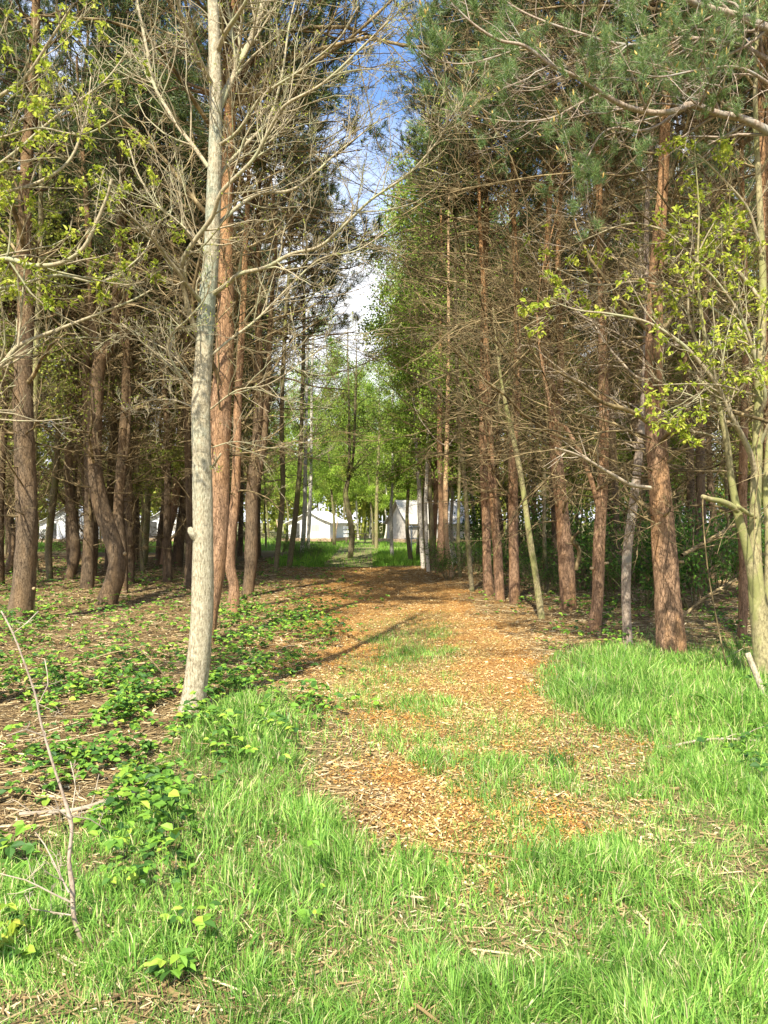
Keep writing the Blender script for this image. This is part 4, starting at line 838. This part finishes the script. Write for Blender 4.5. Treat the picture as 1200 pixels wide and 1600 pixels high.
def sprout(px_, py_, n, size, h, label, mat=M_brm, nm='bramble_sprout'):
    d = dist(py_); base = P(px_, py_, d); base[2] = hgt(base[0], base[1]); rg = np.random.default_rng(int(px_)); T = thing(nm, base, label, 'plant')
    mb = MB(); ml = MB(); a = rg.uniform(0, 6.28, n)
    P1, R1 = grow(np.tile([0, 0, -.01], (n, 1)), np.stack([np.cos(a) * .45, np.sin(a) * .45, np.ones(n)], 1), h * rg.uniform(.45, 1, n), np.full(n, .0022), np.full(n, .0012), 5, 0, .1, rg); tubes(mb, P1, R1, 4)
    for j in (-1, 0, 1):
        b = a + j * 1.1; dd = np.stack([np.cos(b), np.sin(b), rg.normal(-.15, .15, n)], 1)
        leaves(ml, P1[:, -1], dd, size * rg.uniform(.75, 1.15, n) * (1.15 if j == 0 else 1), size * .62, np.stack([rg.normal(0, .2, n), rg.normal(-.25, .15, n), np.ones(n)], 1), rg, .1)
    mb.build('stems', M_moss, T); ml.build('leaves', mat, T, smooth=False)
sprout(268, 1535, 7, .055, .16, 'bramble sprout with drooping toothed leaves beside the bare soil patch')
sprout(308, 1462, 7, .045, .17, 'bramble sprout with pale pointed leaves, just up-right of the one by the soil')
sprout(500, 1400, 6, .03, .08, 'small low leafy sprout alone in the grass left of centre')
sprout(8, 1490, 8, .05, .17, 'bright yellow-green leaf sprout at the bottom left edge', M_yel, 'leaf_sprout')
sprout(405, 1400, 3, .05, .07, 'single dull folded bramble leaf low in the grass')
sprout(815, 1350, 3, .03, .05, 'tiny yellow sprout at the lower edge of the orange chips', M_yel, 'leaf_sprout')
sprout(345, 1195, 8, .05, .2, 'bramble sprig rising from the tall grass below the ash trunk')
sprout(1180, 1185, 12, .05, .1, 'flat leafy weed at the right edge below the grass bank')
def tuft_grass(px_, py_, n, L_, label, wd=.008):
    d = dist(py_); base = P(px_, py_, d); base[2] = 0; mb = MB(); r_ = rng.random(n) ** .5 * .10; a = rng.uniform(0, 6.28, n)
    grass(mb, base[0] + r_ * np.cos(a), base[1] + r_ * np.sin(a), L_ * rng.uniform(.5, 1.1, n), np.full(n, wd), .9)
    o = mb.build('grass_tuft', M_shr, smooth=False, off=(base[0], base[1], 0)); o.location = (base[0], base[1], 0); tag(o, label, 'plant')
tuft_grass(872, 1195, 90, .17, 'dark green broad-bladed grass tuft on the chips right of centre')
tuft_grass(800, 1212, 40, .09, 'small dark leafy tuft just left of the larger dark tuft')
def stick(pts, d, dz, label, mat, nm='fallen_branch', tw=True, cat='branch'):
    base = P(*pts[0][:2], d); base[2] = 0; T = thing(nm, base, label, cat); mb = MB(); c = stem(mb, rows_px(pts, d, dz), 10, .04, .09, 4)
    if tw:
        m2 = mb; ix = np.linspace(0, len(c) - 1, 8).astype(int); a_, b_ = spawn(c[ix][None, :, :3], c[ix][None, :, 3], 7, .2, 1, 40, .35, 5, 0, .1, .5, rng); tubes(m2, a_, b_, 4)
    mb.build('stem', mat, T, off=base)
stick([(1196,1090,10),(1188,1070,9.5),(1178,1045,9),(1168,1020,8.5)], 6.6, .1, 'short sawn-off pale pole leaning left in the grass at the right edge', M_ash, 'cut_pole', False, 'pole')
stick([(1030,1170,4),(1110,1155,4),(1200,1158,3)], 5.45, .15, 'thin dry stick lying in the lower right grass', M_deadr)
stick([(1075,1060,6),(1110,1035,5),(1160,1040,4),(1215,1030,3)], 8.6, .3, 'grey fallen branch on the litter right of the thickest pine', M_deadr)
stick([(1060,970,5),(1100,935,4.5),(1150,905,3.5)], 9.3, .6, 'dead branch propped up from the ground beside the thickest pine', M_dead)
stick([(1065,868,6),(1100,848,5.5),(1150,818,4)], 8.9, .9, 'snapped bare limb sticking out to the right of the thickest pine', M_dead)
stick([(1100,770,1.6),(1098,800,1.8),(1106,890,2),(1122,980,2.2),(1135,1040,2.4)], 7.4, .1, 'long thin bare vine stem hanging beside the forked ash', M_dead, 'vine_stem', False, 'vine')
stick([(905,830,4),(893,845,5),(905,860,6),(900,890,7)][::-1], 12.6, -.3, 'broken side limb angling up between the curved pine and the stubbed pine', M_dead)
stick([(1016,762,6),(985,757,6),(950,738,5.5),(920,720,5),(895,708,4),(868,700,3)], 8.6, -.9, 'long pale dead limb stretching left from the thickest pine', M_deadr)
stick([(1012,660,7),(985,642,6.5),(940,628,6),(905,600,5),(870,580,3)], 8.7, -.9, 'brown dead limb reaching left high on the thickest pine', M_dead)
stick([(340,1120,2),(280,1080,2.5),(235,1030,2.5),(200,1000,2)], 7.0, .9, 'arching dry bramble cane crossing the leaves left of the ash foot', M_dead, 'dead_cane', False, 'cane')
stick([(30,1272,6),(120,1265,7),(200,1240,6),(250,1235,5)], 4.2, .25, 'pale dry stalk lying across the brambles behind the sapling', M_deadr)
stick([(625,1168,3.5),(645,1178,3),(670,1185,2)], 5.2, .0, 'short dark twig lying on the chip path', M_dead)
print('objects', len(bpy.data.objects))

for o in C.objects:
    if o.parent is None and 'label' in o.keys():
        n_ = len(o['label'].replace('-', ' ').split())
        if n_ > 16 or n_ < 4: print('LABEL', n_, o['label'])
